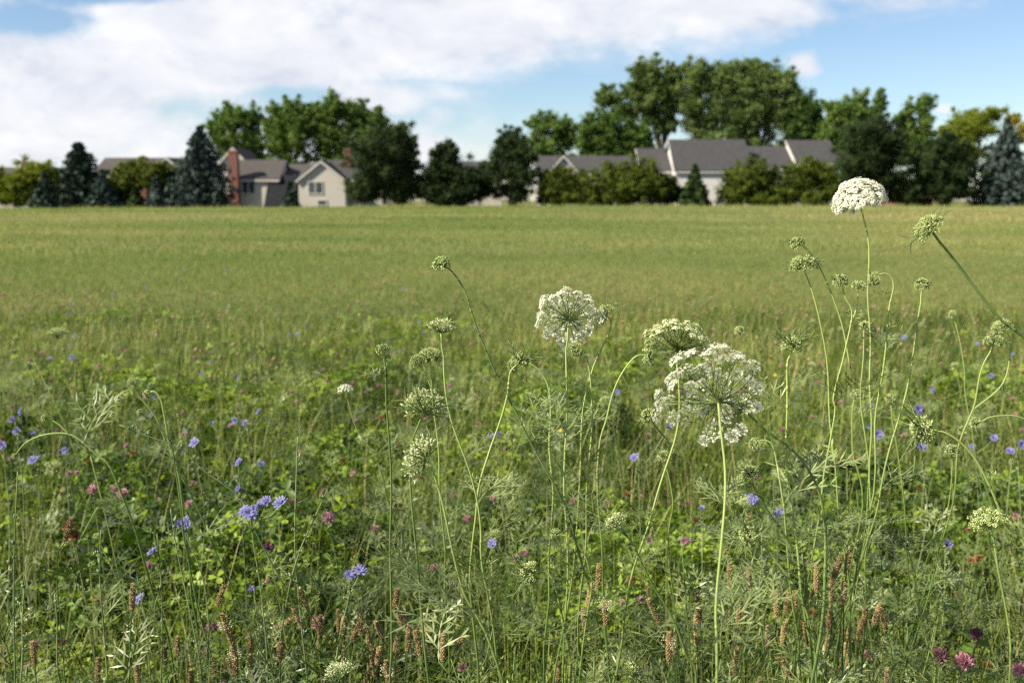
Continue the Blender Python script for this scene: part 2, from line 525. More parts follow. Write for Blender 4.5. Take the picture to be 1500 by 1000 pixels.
def to_ground(pts):
    """carry a stem on from its last point down to the soil"""
    last, prev = pts[-1], pts[-2]
    d = (last - prev).normalized()
    d = Vector((d.x * .6 + random.uniform(-.22, .22), d.y * .6 + random.uniform(-.05, .25), min(d.z, -.6))).normalized()
    out = list(pts); p = last.copy()
    for i in range(6):
        g = zgf(p.x, p.y) - .01
        if p.z <= g + .01: break
        d = (d + Vector((random.uniform(-.06, .06), 0, -.22))).normalized()
        st = min((p.z - g) / max(-d.z, .2), max(.12, (p.z - g) / 2.5))
        p = p + d * st
        if p.z < g: p.z = g
        out.append(p.copy())
    out[-1].z = zgf(out[-1].x, out[-1].y) - .01
    return out

def add_leaf(root, loc, dirv, scale=1, var=None, roll=0):
    me = LEAF_MESH[random.randrange(len(LEAF_MESH)) if var is None else var]
    o = obj('leaf', me, root)
    x = Vector(dirv).normalized()
    z = Vector((0, 0, 1)) - x * x.z
    if z.length < .05: z = Vector((0, 1, 0))
    z.normalize(); y = z.cross(x)
    m = Matrix((x, y, z)).transposed().to_4x4()
    o.matrix_local = Matrix.Translation(loc) @ m @ Matrix.Rotation(roll, 4, 'X') @ Matrix.Scale(scale, 4)
    return o

CARROT_GROUP = 'wild carrot plants in the near meadow'
def carrot(label, Y, line, kind, axis=None, scale=1.0, r=.0014, mat='stem', leaves=2, branches=(), leafpts=(), dY=0.0, var=0, group=None):
    """line: photo pixels from the head down; dY: how much nearer or farther the foot stands"""
    n = len(line)
    w = [P(x, y, Y + dY * i / max(n - 1, 1)) for i, (x, y) in enumerate(line)]
    foot = to_ground(w)
    path = smooth_path(foot, 5)
    r = r * .98; w1 = random.uniform(30, 55); w2 = random.uniform(0, 6)
    path = [p + Vector((math.sin(p.z * w1 + w2), math.sin(p.z * w1 * .8 + w2 * 2), 0)) * (.0016 if 2 < i_ < len(path) - 2 else 0) for i_, p in enumerate(path)]
    base = foot[-1].copy(); base.z = zgf(base.x, base.y)
    root = thing('wild_carrot', label, 'wildflower', base, group)
    mb = MB()
    m_ = len(path)
    mb.tube([p - base for p in path], [r * (.72 + .5 * i / m_) for i in range(m_)], 7)
    for bl in branches:
        bY = bl.get('Y', Y)
        bw = [P(x, y, bY) for x, y in bl['line']]
        if bl.get('join', True):
            # last point sits on the stem: snap to the nearest stem point
            e = min(path, key=lambda p: (p - bw[-1]).length); bw[-1] = e
        bp = smooth_path(bw, 5)
        mb.tube([p - base for p in bp], [r * (.6 + .25 * i / len(bp)) for i in range(len(bp))], 6)
        ba = bl.get('axis') or (bp[0] - bp[2])
        add_head(root, bl['kind'], bp[0] - base, ba, random.uniform(0, 6), bl.get('scale', 1), bl.get('var', 0))
    # leaf nodes: a swollen sheath and a small kink where each leaf leaves the stem
    spots = []
    for k in range(leaves + 3):
        i = min(int(m_ * random.uniform(.42, .86)), m_ - 2); spots.append(i)
    for (lx, ly, dx, dy, s, v) in leafpts:
        p = P(lx, ly, Y); spots.append(min(range(m_), key=lambda j: (path[j] - p).length))
    for i in spots:
        t = (path[max(i - 1, 0)] - path[min(i + 1, m_ - 1)])
        mb.octa(path[i] - base, r * 1.55, 3.2, t if t.length > 1e-6 else Vector((0, 0, 1)))
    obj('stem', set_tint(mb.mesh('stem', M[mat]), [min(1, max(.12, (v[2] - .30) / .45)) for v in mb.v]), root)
    ax = axis or (path[0] - path[2])
    add_head(root, kind, path[0] - base, ax, random.uniform(0, 6), scale, var)
    for k in range(leaves + 3):
        a = random.uniform(0, 2 * PI)
        add_leaf(root, path[spots[k]] - base, (math.cos(a), math.sin(a), random.uniform(.1, .8)), random.uniform(.7, 1.25))
    for (lx, ly, dx, dy, s, v) in leafpts:
        p = P(lx, ly, Y); q = P(lx + dx * 30, ly + dy * 30, Y + random.uniform(-.02, .02))
        p = min(path, key=lambda t: (t - p).length)
        add_leaf(root, p - base, q - P(lx, ly, Y), s, v, random.uniform(-.6, .6))
    return root

# ------------------------------------------------------------------ wild carrots that the photo singles out
def heroes():
    carrot('largest lacy white umbel seen from below, upright on a thick pale stem', .86,
           [(1052, 588), (1060, 690), (1056, 790), (1051, 890), (1050, 1000)], 'big', (-.10, .88, .46), .96, .0014, leaves=1, dY=-.07)
    carrot('greenish fan shaped umbel peeping up behind the largest white umbel', .97,
           [(990, 512), (993, 570), (988, 650), (955, 750), (928, 830), (902, 980)], 'fan', (.22, .52, .80), .9, .0013, leaves=2)
    carrot('white round umbel with green centre on a straight stem, hooked bud beneath it', 1.06,
           [(833, 467), (829, 550), (828, 690), (830, 800), (826, 980)], 'white', (.05, .86, .46), 1.0, .0012, leaves=3, dY=-.05,
           leafpts=[(829, 720, -1, -.6, .7, 1), (829, 770, 1, -.5, .8, 0)])
    carrot('drooping bud on a hooked stem under the round white umbel', 1.06,
           [(846, 512), (856, 511), (865, 540), (866, 600), (860, 740), (852, 860)], 'ball', (-.9, 0, -.3), .8, .0011, leaves=1)
    carrot('small green bud nodding beside the right edge of the round white umbel', 1.08,
           [(888, 462), (896, 470), (893, 490), (868, 545), (850, 620), (846, 780)], 'half', (-.8, .2, .5), .8, .0011, leaves=1)
    carrot('tall white domed flower head rising above the horizon against dark trees', 1.27,
           [(1259, 297), (1270, 345), (1273, 450), (1275, 560), (1275, 700), (1268, 850), (1262, 980)], 'dome', (-.2, .12, 1), .92, .0014, leaves=2,
           leafpts=[(1275, 560, 1, -.4, .7, 3)])
    carrot('green bud head leaning left on a long dark slanting stem at the right edge', .92,
           [(1364, 337), (1395, 380), (1430, 425), (1470, 470), (1515, 512), (1560, 640), (1570, 800)], 'half', (-.75, .1, .62), .95, .0016, 'stem_dark', leaves=0,
           leafpts=[(1495, 475, -.9, -.6, .5, 3)])
    carrot('half open greenish head below a smaller bud, left of the tall white head', 1.2,
           [(1177, 392), (1200, 460), (1214, 570), (1222, 690), (1236, 800), (1246, 960)], 'half', (-.15, .1, 1), 1.1, .0013, leaves=2,
           branches=[dict(line=[(1168, 357), (1182, 365), (1205, 400), (1232, 470), (1246, 540)], kind='ball', axis=(-.4, .1, .9), scale=.95, join=False)])
    carrot('green ball bud with a smaller one behind, close left of the tall stem', 1.18,
           [(1231, 412), (1240, 436), (1250, 462), (1236, 520), (1219, 580), (1218, 640)], 'ball', (-.2, 0, 1), 1.0, .0012, leaves=2,
           branches=[dict(line=[(1258, 420), (1255, 450), (1250, 475)], kind='tinybud', axis=(.1, .1, 1), scale=1.3, Y=1.2)],
           leafpts=[(1252, 470, .7, -.9, .4, 3)])
    carrot('bud bowed over on a crook shaped stem, right of the tall stem', 1.22,
           [(1281, 408), (1291, 401), (1303, 404), (1309, 420), (1304, 450), (1297, 510), (1284, 600), (1278, 720)], 'ball', (-.9, .1, -.1), .9, .0011, leaves=1,
           leafpts=[(1304, 442, -.8, -.5, .4, 3)])
    carrot('round pale green bud on a straight stem between crook and slanting stem', 1.25,
           [(1351, 417), (1346, 462), (1338, 520), (1318, 610), (1292, 700), (1270, 800)], 'ball', (.05, 0, 1), 1.0, .0013, leaves=2)
    carrot('tiny blurred bud alone right of the round pale green bud', 1.7,
           [(1396, 460), (1402, 490), (1414, 545), (1418, 600)], 'tinybud', (-.1, 0, 1), 1.2, .0011, leaves=2)
    carrot('blurred greenish half open head near the right edge under the slanting stem', 1.45,
           [(1456, 503), (1440, 540), (1428, 590), (1404, 650), (1395, 740)], 'half', (.1, .1, 1), 1.0, .0014, leaves=2,
           branches=[dict(line=[(1468, 482), (1480, 500), (1470, 560), (1428, 600)], kind='half', axis=(-.5, .2, .8), scale=1.0)])
    carrot('sharp green bud facing left on a stem arching to the right edge', .93,
           [(1354, 629), (1385, 635), (1420, 664), (1450, 712), (1478, 770), (1515, 830)], 'spiky', (-1, .1, -.02), 1.35, .0014, leaves=0,
           leafpts=[(1452, 716, -.9, -.2, .6, 3), (1452, 716, -.3, -1, .4, 4)])
    carrot('flat topped cluster of cream buds low at the right edge', .94,
           [(1450, 772), (1462, 820), (1474, 900), (1480, 1000)], 'flat', (-.36, .0, .93), .85, .0013, leaves=1,
           leafpts=[(1478, 920, -.9, -.2, .5, 3)])
    carrot('spiky bract bud on a leafy upright stem, right of the largest umbel', .93,
           [(1160, 508), (1153, 545), (1150, 610), (1155, 690), (1164, 790), (1180, 900)], 'spiky', (.05, .1, 1), 1.0, .0012, leaves=0,
           leafpts=[(1154, 540, -.9, -.7, .6, 3), (1152, 575, .9, -.5, .7, 4), (1150, 600, -.9, -.6, .7, 3), (1151, 640, .8, -.4, .6, 1), (1152, 650, -.9, -.1, .6, 4)])
    carrot('dark leaf stem sweeping down to the right from behind the largest umbel', .9,
           [(1090, 600), (1125, 632), (1165, 665), (1198, 720), (1212, 790), (1208, 860), (1195, 960)], 'nest', (-.7, .3, .6), .8, .0015, 'stem_dark', leaves=1,
           leafpts=[(1212, 800, .6, -.9, .6, 0), (1208, 850, -1, -.5, .8, 1)])
    carrot('cream bud tilted left on a thin dark stem, left of the largest umbel', 1.05,
           [(950, 610), (968, 632), (1002, 668), (1035, 705), (1080, 770), (1110, 860)], 'ball', (-.8, .1, .5), 1.0, .0010, 'stem_dark', leaves=1)
    carrot('small dark ball bud on a long curved stem reaching up over the field', 1.02,
           [(646, 388), (660, 398), (680, 425), (692, 455), (708, 500), (728, 555), (765, 620), (800, 690), (835, 760), (862, 860)], 'tinybud', (-.5, .1, .75), 1.5, .0011, 'stem_dark', leaves=1,
           leafpts=[(702, 490, -1, -.1, .5, 3), (690, 455, -.5, -1, .35, 4)])
    carrot('spiky green nest head with white tips on a smooth curved stem, left of centre', .97,
           [(646, 486), (650, 545), (662, 610), (686, 690), (705, 770), (712, 860)], 'nest', (.08, .15, 1), .78, .0012, leaves=2)
    carrot('blurred greenish half open head behind the spiky nest head', 1.18,
           [(630, 527), (634, 570), (640, 650), (648, 760)], 'half', (-.15, .2, 1), 1.05, .0012, leaves=2,
           branches=[dict(line=[(612, 532), (622, 545), (634, 575)], kind='half', axis=(-.6, .1, .6), scale=.7)])
    carrot('curled whitish nest head seen from below, upper of the stacked pair', .9,
           [(621, 600), (612, 622), (603, 660), (606, 760), (612, 860), (628, 980)], 'nestwide', (.12, .62, .75), .98, .0012, 'stem_dark', leaves=2,
           leafpts=[(610, 830, -.9, -.6, .7, 1)])
    carrot('curled whitish nest head tipped left on a bent stem, lower of the stacked pair', .88,
           [(622, 672), (634, 688), (645, 730), (660, 800), (682, 870), (702, 905), (730, 980)], 'nestwide', (-.82, .25, .42), .95, .0013, leaves=0,
           leafpts=[(690, 890, -1, .05, 1.0, 1), (692, 893, -.9, -.7, .8, 2), (695, 900, .8, -.8, .7, 0), (690, 893, -.5, -1, .9, 4)])
    carrot('small blurred white umbel at the left of the stacked nest heads', 1.6,
           [(506, 572), (512, 600), (524, 630), (545, 660), (560, 700)], 'white', (-.1, .1, 1), .36, .0013, leaves=2)
    carrot('flat blurred cream umbel alone at the far left of the meadow', 2.4,
           [(84, 494), (82, 520), (80, 570)], 'flat', (0, .1, 1), 1.1, .0014, leaves=3)
    carrot('leafy bud on a yellow green stem with a hooked bud beside it, centre', 1.02,
           [(762, 530), (748, 545), (742, 575), (733, 610), (716, 670), (698, 740), (690, 860)], 'spiky', (.3, .1, .9), 1.0, .0013, leaves=1,
           leafpts=[(742, 560, -1, -.1, .5, 3), (742, 570, 1, -.5, .6, 4)])
    carrot('pale hooked stem arching over left of the round white umbel', 1.1,
           [(752, 536), (772, 530), (792, 544), (803, 572), (806, 640), (808, 760)], 'ball', (-.8, 0, -.4), .8, .0013, leaves=2)
    carrot('small spiky bud on a curved leafy stem low at the right', .95,
           [(1325, 798), (1332, 820), (1346, 880), (1358, 940), (1366, 1010)], 'spiky', (.2, .1, .9), .95, .0012, leaves=0,
           leafpts=[(1333, 840, -1, -.6, .6, 1), (1326, 800, -1, -.3, .6, 3), (1334, 845, .8, -.5, .5, 4)])
    carrot('curled bud with long bracts on a hooked stem, low in the centre', .9,
           [(779, 839), (795, 838), (808, 850), (816, 880), (826, 920), (838, 970), (836, 1010)], 'spiky', (-1, .05, -.15), 1.15, .0014, leaves=0,
           leafpts=[(818, 893, -1, -.1, .7, 3), (818, 893, -.8, -.8, .5, 4)])
    carrot('hooked little bud above the curled bract bud, low in the centre', .98,
           [(815, 783), (830, 784), (848, 800), (860, 830), (862, 900)], 'ball', (-1, 0, -.2), .7, .0011, leaves=1)
    carrot('globe shaped green bud just under the right side of the largest umbel', .93,
           [(1099, 694), (1110, 720), (1132, 760), (1160, 805), (1182, 860)], 'ball', (-.1, -.1, 1), 1.0, .0013, 'stem_dark', leaves=0,
           leafpts=[(1135, 765, -1, -.9, .9, 0), (1140, 775, -.7, -1, .7, 1)])
    carrot('pale hooked bud directly below the largest umbel', 1.0,
           [(1106, 651), (1120, 645), (1134, 652), (1140, 680), (1146, 740)], 'ball', (-1, 0, -.1), .8, .0012, leaves=1)
    carrot('silvery leafed bud facing left under the globe shaped green bud', .93,
           [(1098, 785), (1120, 798), (1142, 825), (1165, 860), (1182, 905), (1196, 990)], 'spiky', (-1, 0, .1), 1.0, .0013, leaves=0,
           leafpts=[(1112, 795, -1, .25, .8, 3), (1115, 795, -.8, -.9, .8, 4), (1170, 880, -1, -.3, 1.1, 1), (1172, 885, -1, .1, 1.0, 0), (1160, 855, .8, -.7, .6, 3), (1175, 885, .9, -.2, .7, 2)])
    carrot('feathery bud at the top of a dark stem crossing to the lower right', .93,
           [(905, 770), (925, 795), (950, 850), (985, 905), (1008, 960), (1022, 1010)], 'nest', (-.5, .1, .8), .7, .0014, 'stem_dark', leaves=0,
           leafpts=[(908, 775, -1, -.7, .7, 1), (912, 780, -1, .1, .5, 4), (930, 800, .3, -1, .6, 0)])
    carrot('small pale bud on a thin stem right of the arching bud stem', 1.32,
           [(1394, 660), (1393, 690), (1390, 740), (1378, 800)], 'tinybud', (0, 0, 1), 1.6, .0011, leaves=1)
    carrot('blurred yellowish bud between the tall stem and the half open head', 1.4,
           [(1254, 578), (1247, 605), (1250, 660), (1262, 740)], 'ball', (.1, 0, 1), .9, .0014, leaves=2)
    carrot('blurred yellowish bud on a thin stem right of the tall stem', 1.45,
           [(1305, 584), (1306, 610), (1316, 660), (1324, 740)], 'ball', (-.1, 0, 1), .9, .0012, leaves=3)
    carrot('tiny bud beside the tall stem at mid height', 1.3,
           [(1268, 478), (1264, 495), (1262, 560), (1266, 640), (1272, 740)], 'tinybud', (.3, 0, 1), 1.3, .0011, leaves=1)
    carrot('long pale stem arching over to the left on the left side of the meadow', 1.5,
           [(22, 668), (35, 650), (58, 638), (88, 634), (110, 640), (140, 665), (172, 705)], 'tinybud', (-.7, 0, -.6), .8, .0017, leaves=1,
           branches=[dict(line=[(66, 612), (84, 620), (104, 637)], kind='tinybud', axis=(-.8, 0, .4), scale=1.0)])
    carrot('pale hooked stem above the dark leaning stem on the left side', 1.5,
           [(216, 577), (227, 573), (236, 585), (240, 610), (248, 650), (262, 700)], 'tinybud', (-1, 0, -.3), 1.2, .0018, leaves=2)
    carrot('small pale cluster on a slanting stem left of the pale hooked stem', 1.6,
           [(196, 562), (205, 582), (222, 605), (240, 640)], 'half', (-.3, 0, 1), .7, .0016, leaves=2)
    carrot('thin dark stem leaning to the right below the pale hooked stem', 1.4,
           [(205, 604), (246, 640), (256, 690), (266, 745), (275, 820)], 'tinybud', (-.5, 0, .6), .8, .0014, 'stem_dark', leaves=3)
    carrot('leafy dark stem with a feathery tuft at its top, left of the nest heads', 1.03,
           [(560, 512), (567, 540), (568, 590), (570, 660), (572, 780), (574, 900)], 'tinybud', (-.3, 0, 1), 1.1, .0013, 'stem_dark', leaves=1,
           leafpts=[(562, 520, -.6, -1, .5, 3), (566, 540, .7, -.8, .45, 4), (567, 548, -.9, .1, .5, 3), (568, 545, 1, .5, .5, 3)])
    carrot('small pale bud on a stem forking from a yellow green stalk, right of centre', 1.3,
           [(972, 668), (978, 690), (984, 740), (980, 800)], 'ball', (-.2, 0, 1), .9, .0012, leaves=2)
    carrot('bent stem ending in a pale head at the right edge, mid height', 1.35,
           [(1430, 620), (1460, 610), (1498, 612), (1530, 640), (1540, 720)], 'tinybud', (-1, 0, .1), 1.4, .0014, leaves=1)
    carrot('faint bud far from the others beyond the fan shaped umbel', 1.9,
           [(1083, 485), (1090, 505), (1108, 540), (1125, 580)], 'tinybud', (-.2, 0, 1), 1.7, .0011, 'stem_dark', leaves=2)
    carrot('greenish closed umbel cut off by the lower picture edge, left of centre', .95,
           [(498, 990), (505, 1004), (512, 1040)], 'nest', (-.3, .2, .8), .85, .0014, leaves=0)
    carrot('pale curled head at the lower picture edge below the hooked stems', .92,
           [(925, 985), (905, 990), (880, 1010)], 'spiky', (.9, 0, .2), 1.1, .0013, leaves=1)
    carrot('blurred pale stem hooked at its top, right of the round white umbel', 1.25,
           [(948, 520), (930, 524), (905, 560), (888, 610), (876, 690)], 'tinybud', (.8, 0, .1), 1.6, .0014, leaves=2)
heroes()

# ------------------------------------------------------------------ more wild carrots scattered through the meadow
def extra_carrots():
    protos = []
    for i, (kind, s) in enumerate([('ball', 1), ('tinybud', 1.5), ('spiky', 1), ('half', .9), ('tinybud', 1.1), ('nest', .7)]):
        h = [.62, .5, .55, .6, .45, .52][i]
        root = thing('wild_carrot', 'small blurred wild carrot bud on a thin stem among the meadow grass', 'wildflower', (0, 0, 0), 'blurred wild carrots scattered in the meadow')
        a = random.uniform(0, 6.3); ln = random.uniform(.08, .2)
        pts = [Vector((math.cos(a) * ln * t * t, math.sin(a) * ln * t * t, h * t)) for t in [j / 6 for j in range(7)]]
        if i in (0, 4):
            top = pts[-1]
            pts += [top + Vector((.012 * math.cos(a), .012 * math.sin(a), .010)), top + Vector((.028 * math.cos(a), .028 * math.sin(a), .004))]
        path = smooth_path(pts, 4)
        mb = MB(); mb.tube(path, [.0016 - .0007 * k / len(path) for k in range(len(path))], 6)
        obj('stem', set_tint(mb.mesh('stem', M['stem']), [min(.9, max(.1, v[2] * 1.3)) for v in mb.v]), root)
        add_head(root, kind, path[-1], path[-1] - path[-3], 0, s)
        for k in range(3):
            p = path[int(len(path) * random.uniform(.15, .75))]; b = random.uniform(0, 6.3)
            add_leaf(root, p, (math.cos(b), math.sin(b), .5), random.uniform(.8, 1.3))
        protos.append(root)
    spots = []
    for k in range(58):
        y = 1.55 + 3.2 * random.random() ** 1.3
        if k < 36: x = random.uniform(-.05, .56) * y
        else: x = random.uniform(-.55, 0) * y
        spots.append((x, y))
    for i, (x, y) in enumerate(spots):
        p = protos[i % len(protos)]
        o = p if i < len(protos) else copy_tree(p)
        o.location = (x, y, zgf(x, y)); o.rotation_euler = (0, 0, random.uniform(0, 6.3))
        s = random.uniform(.75, 1.05); o.scale = (s, s, s)
extra_carrots()

def leafy_shoots():
    rg = random.Random(21); protos = []
    for i in range(5):
        h = rg.uniform(.36, .56)
        root = thing('wild_carrot', 'leafy wild carrot shoot without a flower, standing in the near meadow grass', 'wild plant', (0, 0, 0), 'flowerless leafy carrot shoots')
        a = rg.uniform(0, 6.3); ln = rg.uniform(.05, .16)
        path = smooth_path([Vector((math.cos(a) * ln * t * t + .012 * math.sin(t * 7), math.sin(a) * ln * t * t, h * t)) for t in [j / 5 for j in range(6)]], 4)
        mb = MB(); mb.tube(path, [.0017 - .0011 * k / len(path) for k in range(len(path))], 6)
        fv = MB(); n = 11
        for k in range(n):
            t = .25 + .75 * k / (n - 1); p = path[min(int(t * (len(path) - 1)), len(path) - 1)]
            b = k * 2.4 + rg.uniform(-.4, .4)
            L = .10 * (1.25 - .75 * t) * rg.uniform(.7, 1.2)
            lf = frond_mb(L * 1.15, 4, 2, .46, rg.uniform(0, .8), rg, .0026, 1.5)
            el_ = rg.uniform(.15, .9)
            x = Vector((math.cos(b) * math.cos(el_), math.sin(b) * math.cos(el_), math.sin(el_)))
            z = (Vector((0, 0, 1)) - x * x.z).normalized(); y = z.cross(x)
            m = Matrix((x, y, z)).transposed()
            fv.add([p + m @ Vector(v) for v in lf.v], lf.f)
            if rg.random() < .35:
                e = p + (x + Vector((0, 0, 1.2))).normalized() * rg.uniform(.05, .12)
                mb.tube([p, p.lerp(e, .5) + x * .01, e], [.0009, .0008, .0006], 5)
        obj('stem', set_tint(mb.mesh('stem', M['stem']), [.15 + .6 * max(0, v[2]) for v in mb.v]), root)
        obj('foliage', fv.mesh('foliage', M['silver'], False), root)
        protos.append(root)
    for i in range(74):
        y = 1.08 + 2.6 * rg.random() ** 1.3
        x = rg.uniform(-.15, .56) * y if i % 4 else rg.uniform(-.55, -.1) * y
        o = protos[i] if i < 5 else copy_tree(protos[i % 5])
        o.location = (x, y, zgf(x, y)); o.rotation_euler = (rg.uniform(-.12, .12), rg.uniform(-.15, .15), rg.uniform(0, 6.3))
        s = rg.uniform(.75, 1.12) * (.9 if x < 0 else 1); o.scale = (s, s, s)
leafy_shoots()

# ------------------------------------------------------------------ chicory
def chic_flower_mesh(seed, closed=0.0):
    rg = random.Random(seed); mb = MB()
    n = 17
    for layer in range(2):
        for k in range(n - layer * 6):
            a = 2 * PI * k / (n - layer * 6) + rg.uniform(-.12, .12)
            l = .0165 * rg.uniform(.85, 1.1) * (1 - layer * .3)
            el = rad(12 + layer * 22 + closed * 45 + rg.uniform(-8, 14))
            d = Vector((math.cos(a) * math.cos(el), math.sin(a) * math.cos(el), math.sin(el)))
            s = Vector((-math.sin(a), math.cos(a), 0))
            w = .0042
            b = Vector((0, 0, .001))
            droop = Vector((0, 0, -.0012 + .002 * closed))
            vs = [b - s * w * .2, b + s * w * .2, b + d * l * .6 + s * w * .5, b + d * l * .6 - s * w * .5,
                  b + d * l + s * w * .42 + droop, b + d * l - s * w * .42 + droop]
            mb.add(vs, [(0, 1, 2, 3), (3, 2, 4, 5)])
    return mb.mesh('flower', M['blue'], False)
def calyx_mesh():
    mb = MB(); mb.tube([(0, 0, -.009), (0, 0, -.006), (0, 0, -.001), (0, 0, .001)], [.0012, .0026, .0028, .0022], 7)
    return mb.mesh('calyx', M['chic_stem'])
FLW = [chic_flower_mesh(1), chic_flower_mesh(2, .25), chic_flower_mesh(3, .7)]
CALYX = calyx_mesh()

def chic_stem_nodes(mb, path, rg, r):
    for i in range(2, len(path) - 1):
        if rg.random() < .45:
            p = path[i]; d = Vector((rg.uniform(-1, 1), rg.uniform(-1, 1), .8)).normalized()
            for k in range(rg.randint(1, 3)):
                q = p + d * .004 + Vector((rg.uniform(-1, 1), rg.uniform(-1, 1), rg.uniform(0, 1))) * .003
                mb.octa(q, .0017 * rg.uniform(.7, 1.2), 2.0, d + Vector((0, 0, .6)))
            mb.kite(p, p + (d + Vector((0, 0, -.3))) * .018, Vector((0, 0, 1)), .003)

def chicory(label, pts_px, Y, flowers, r=.0013, group=None, seed=0, lean=0):
    """pts_px: stem from top down in photo pixels; flowers: (x, y) pixels"""
    rg = random.Random(seed)
    w = [P(x, y, Y) for x, y in pts_px]
    foot = to_ground(w); path = smooth_path(foot, 5)
    base = foot[-1].copy(); base.z = zgf(base.x, base.y)
    root = thing('chicory_plant', label, 'wildflower', base, group)
    mb = MB(); m = len(path)
    mb.tube([p - base for p in path], [r * (.6 + .6 * i / m) for i in range(m)], 6)
    chic_stem_nodes(mb, [p - base for p in path], rg, r)
    for i, (x, y) in enumerate(flowers):
        f = P(x, y, Y + rg.uniform(-.02, .02))
        e = min(path, key=lambda p: (p - f).length)
        below = [p for p in path if p.z < e.z - .02]
        if (e - f).length > .006:
            j = below[0] if below else e
            mb.tube([j - base, (j * .5 + f * .5) - base + Vector((0, 0, -.004)), f - base], [r * .7, r * .55, r * .5], 5)
        n = Vector((rg.uniform(-.7, .2), rg.uniform(-.9, -.1), rg.uniform(.25, .9)))
        o = obj('flower', FLW[rg.choice((0, 0, 1, 1, 2))], root)
        o.matrix_local = axis_matrix(f - base, n, rg.uniform(0, 6.3), rg.uniform(.48, .72))
        c = obj('calyx', CALYX, o)
    obj('stem', mb.mesh('stem', M['chic_stem']), root)
    return root

def chicories():
    C = chicory
    C('chicory with the largest cluster of blue flowers, left of centre', [(366, 752), (372, 800), (384, 880), (392, 1000)], 1.3, [(366, 752), (380, 742), (392, 735), (412, 738), (358, 748)], seed=1)
    C('chicory with one blue flower facing up above the largest blue cluster', [(350, 678), (352, 720), (357, 800), (362, 900)], 1.6, [(350, 677), (352, 718)], seed=2)
    C('chicory with a blue flower left of the largest blue cluster', [(263, 771), (280, 800), (300, 860), (306, 940)], 1.45, [(263, 771), (273, 766)], seed=3)
    C('tall wiry chicory stem with a blue flower halfway up its side, left', [(230, 782), (236, 850), (238, 930), (236, 1010)], 1.2, [(226, 809)], seed=4)
    C('chicory with a pale blue flower beside a brown plantain head, lower left', [(205, 876), (214, 910), (220, 990)], 1.4, [(205, 877)], seed=5)
    C('chicory with a drooping blue flower turned sideways, lower left', [(372, 862), (376, 900), (382, 980)], 1.4, [(372, 866)], seed=6)
    C('chicory with a pair of blue flowers above the brown plantain heads, lower centre', [(516, 842), (510, 880), (498, 930), (492, 1000)], 1.3, [(528, 836), (512, 842)], seed=7)
    C('chicory with two blue flowers stacked at the far left edge', [(22, 618), (26, 650), (34, 720)], 1.9, [(22, 617), (26, 632)], seed=8)
    C('chicory with a blue flower cut by the left picture edge', [(4, 650), (8, 690), (14, 760)], 1.9, [(4, 652)], seed=9)
    C('chicory with a small blue pair below the arching pale stem', [(52, 673), (56, 700), (62, 780)], 2.0, [(48, 674), (56, 672)], seed=10)
    C('chicory with a blue flower behind the arching pale stem', [(96, 659), (98, 690), (102, 760)], 2.1, [(96, 660)], seed=11)
    C('chicory with two blue flowers side by side near the flat cream umbel', [(78, 524), (84, 548), (92, 590)], 3.2, [(73, 525), (106, 523)], seed=12)
    C('chicory with a blue flower in the middle of the left meadow', [(348, 551), (350, 580), (352, 630)], 2.9, [(347, 552)], seed=13)
    C('chicory with three small blue flowers in a loose row, left meadow', [(362, 616), (364, 640), (368, 700)], 2.3, [(345, 616), (360, 620), (380, 604)], seed=14)
    C('far chicory with a single blue speck on the open grass', [(165, 430), (166, 440), (167, 460)], 6.0, [(165, 431)], seed=15)
    C('far chicory with blue flowers at the edge of the mown field', [(432, 486), (434, 505), (438, 540)], 4.2, [(424, 491), (436, 489), (449, 478)], seed=16)
    C('chicory with a blue flower right of the tall wiry stem, left meadow', [(285, 648), (290, 690), (300, 760)], 1.75, [(285, 648)], seed=17)
    C('chicory with a blue flower behind the tall stem, right meadow', [(1285, 634), (1286, 670), (1290, 740)], 1.9, [(1286, 636)], seed=18)
    C('chicory with a blue flower between tall stem and round bud', [(1325, 494), (1326, 520), (1329, 570)], 3.2, [(1325, 494)], seed=19)
    C('chicory with a blue flower below the sharp left facing bud', [(1350, 655), (1352, 690), (1358, 760)], 1.9, [(1350, 656), (1345, 600)], seed=20)
    C('far chicory with a blue speck near the right edge', [(1432, 503), (1433, 530), (1436, 570)], 3.4, [(1432, 504), (1484, 522)], seed=21)
    C('chicory with a blue flower left of the thick pale stem', [(1030, 745), (1030, 790), (1028, 860)], 1.6, [(1030, 747)], seed=22)
    C('chicory with a blue flower low in the centre behind a dark stem', [(722, 795), (720, 840), (716, 920)], 1.5, [(721, 796)], seed=23)
    C('chicory with two blue specks right of the round pale bud', [(1370, 575), (1372, 610), (1376, 660)], 2.7, [(1369, 574), (1452, 551)], seed=24)
    C('chicory with a blue flower near the flat cream cluster', [(1385, 798), (1384, 840), (1380, 920)], 1.5, [(1385, 799)], seed=25)
    C('chicory with blue flowers beside the globe shaped bud', [(1118, 738), (1116, 780), (1112, 860)], 1.55, [(1110, 736), (1142, 752), (1102, 730)], seed=26)
    C('chicory with two blue flowers seen through the lower rays of the largest umbel', [(936, 670), (936, 710), (938, 780)], 1.8, [(930, 671), (978, 628)], seed=27)
    C('chicory with a blue flower at the right edge, mid height', [(1490, 655), (1492, 690), (1496, 760)], 1.9, [(1480, 662), (1497, 652)], seed=28)
    C('chicory with two blue flowers right of the arching bud stem', [(1428, 650), (1430, 690), (1434, 760)], 2.1, [(1424, 655), (1456, 642)], seed=29)
    C('chicory with a pair of small blue flowers right of the stacked nest heads', [(728, 635), (730, 660), (734, 720)], 2.2, [(722, 640), (734, 637)], seed=30)
    C('chicory with blue specks beyond the round white umbel', [(897, 584), (898, 610), (902, 650)], 2.7, [(896, 585), (905, 574)], seed=31)
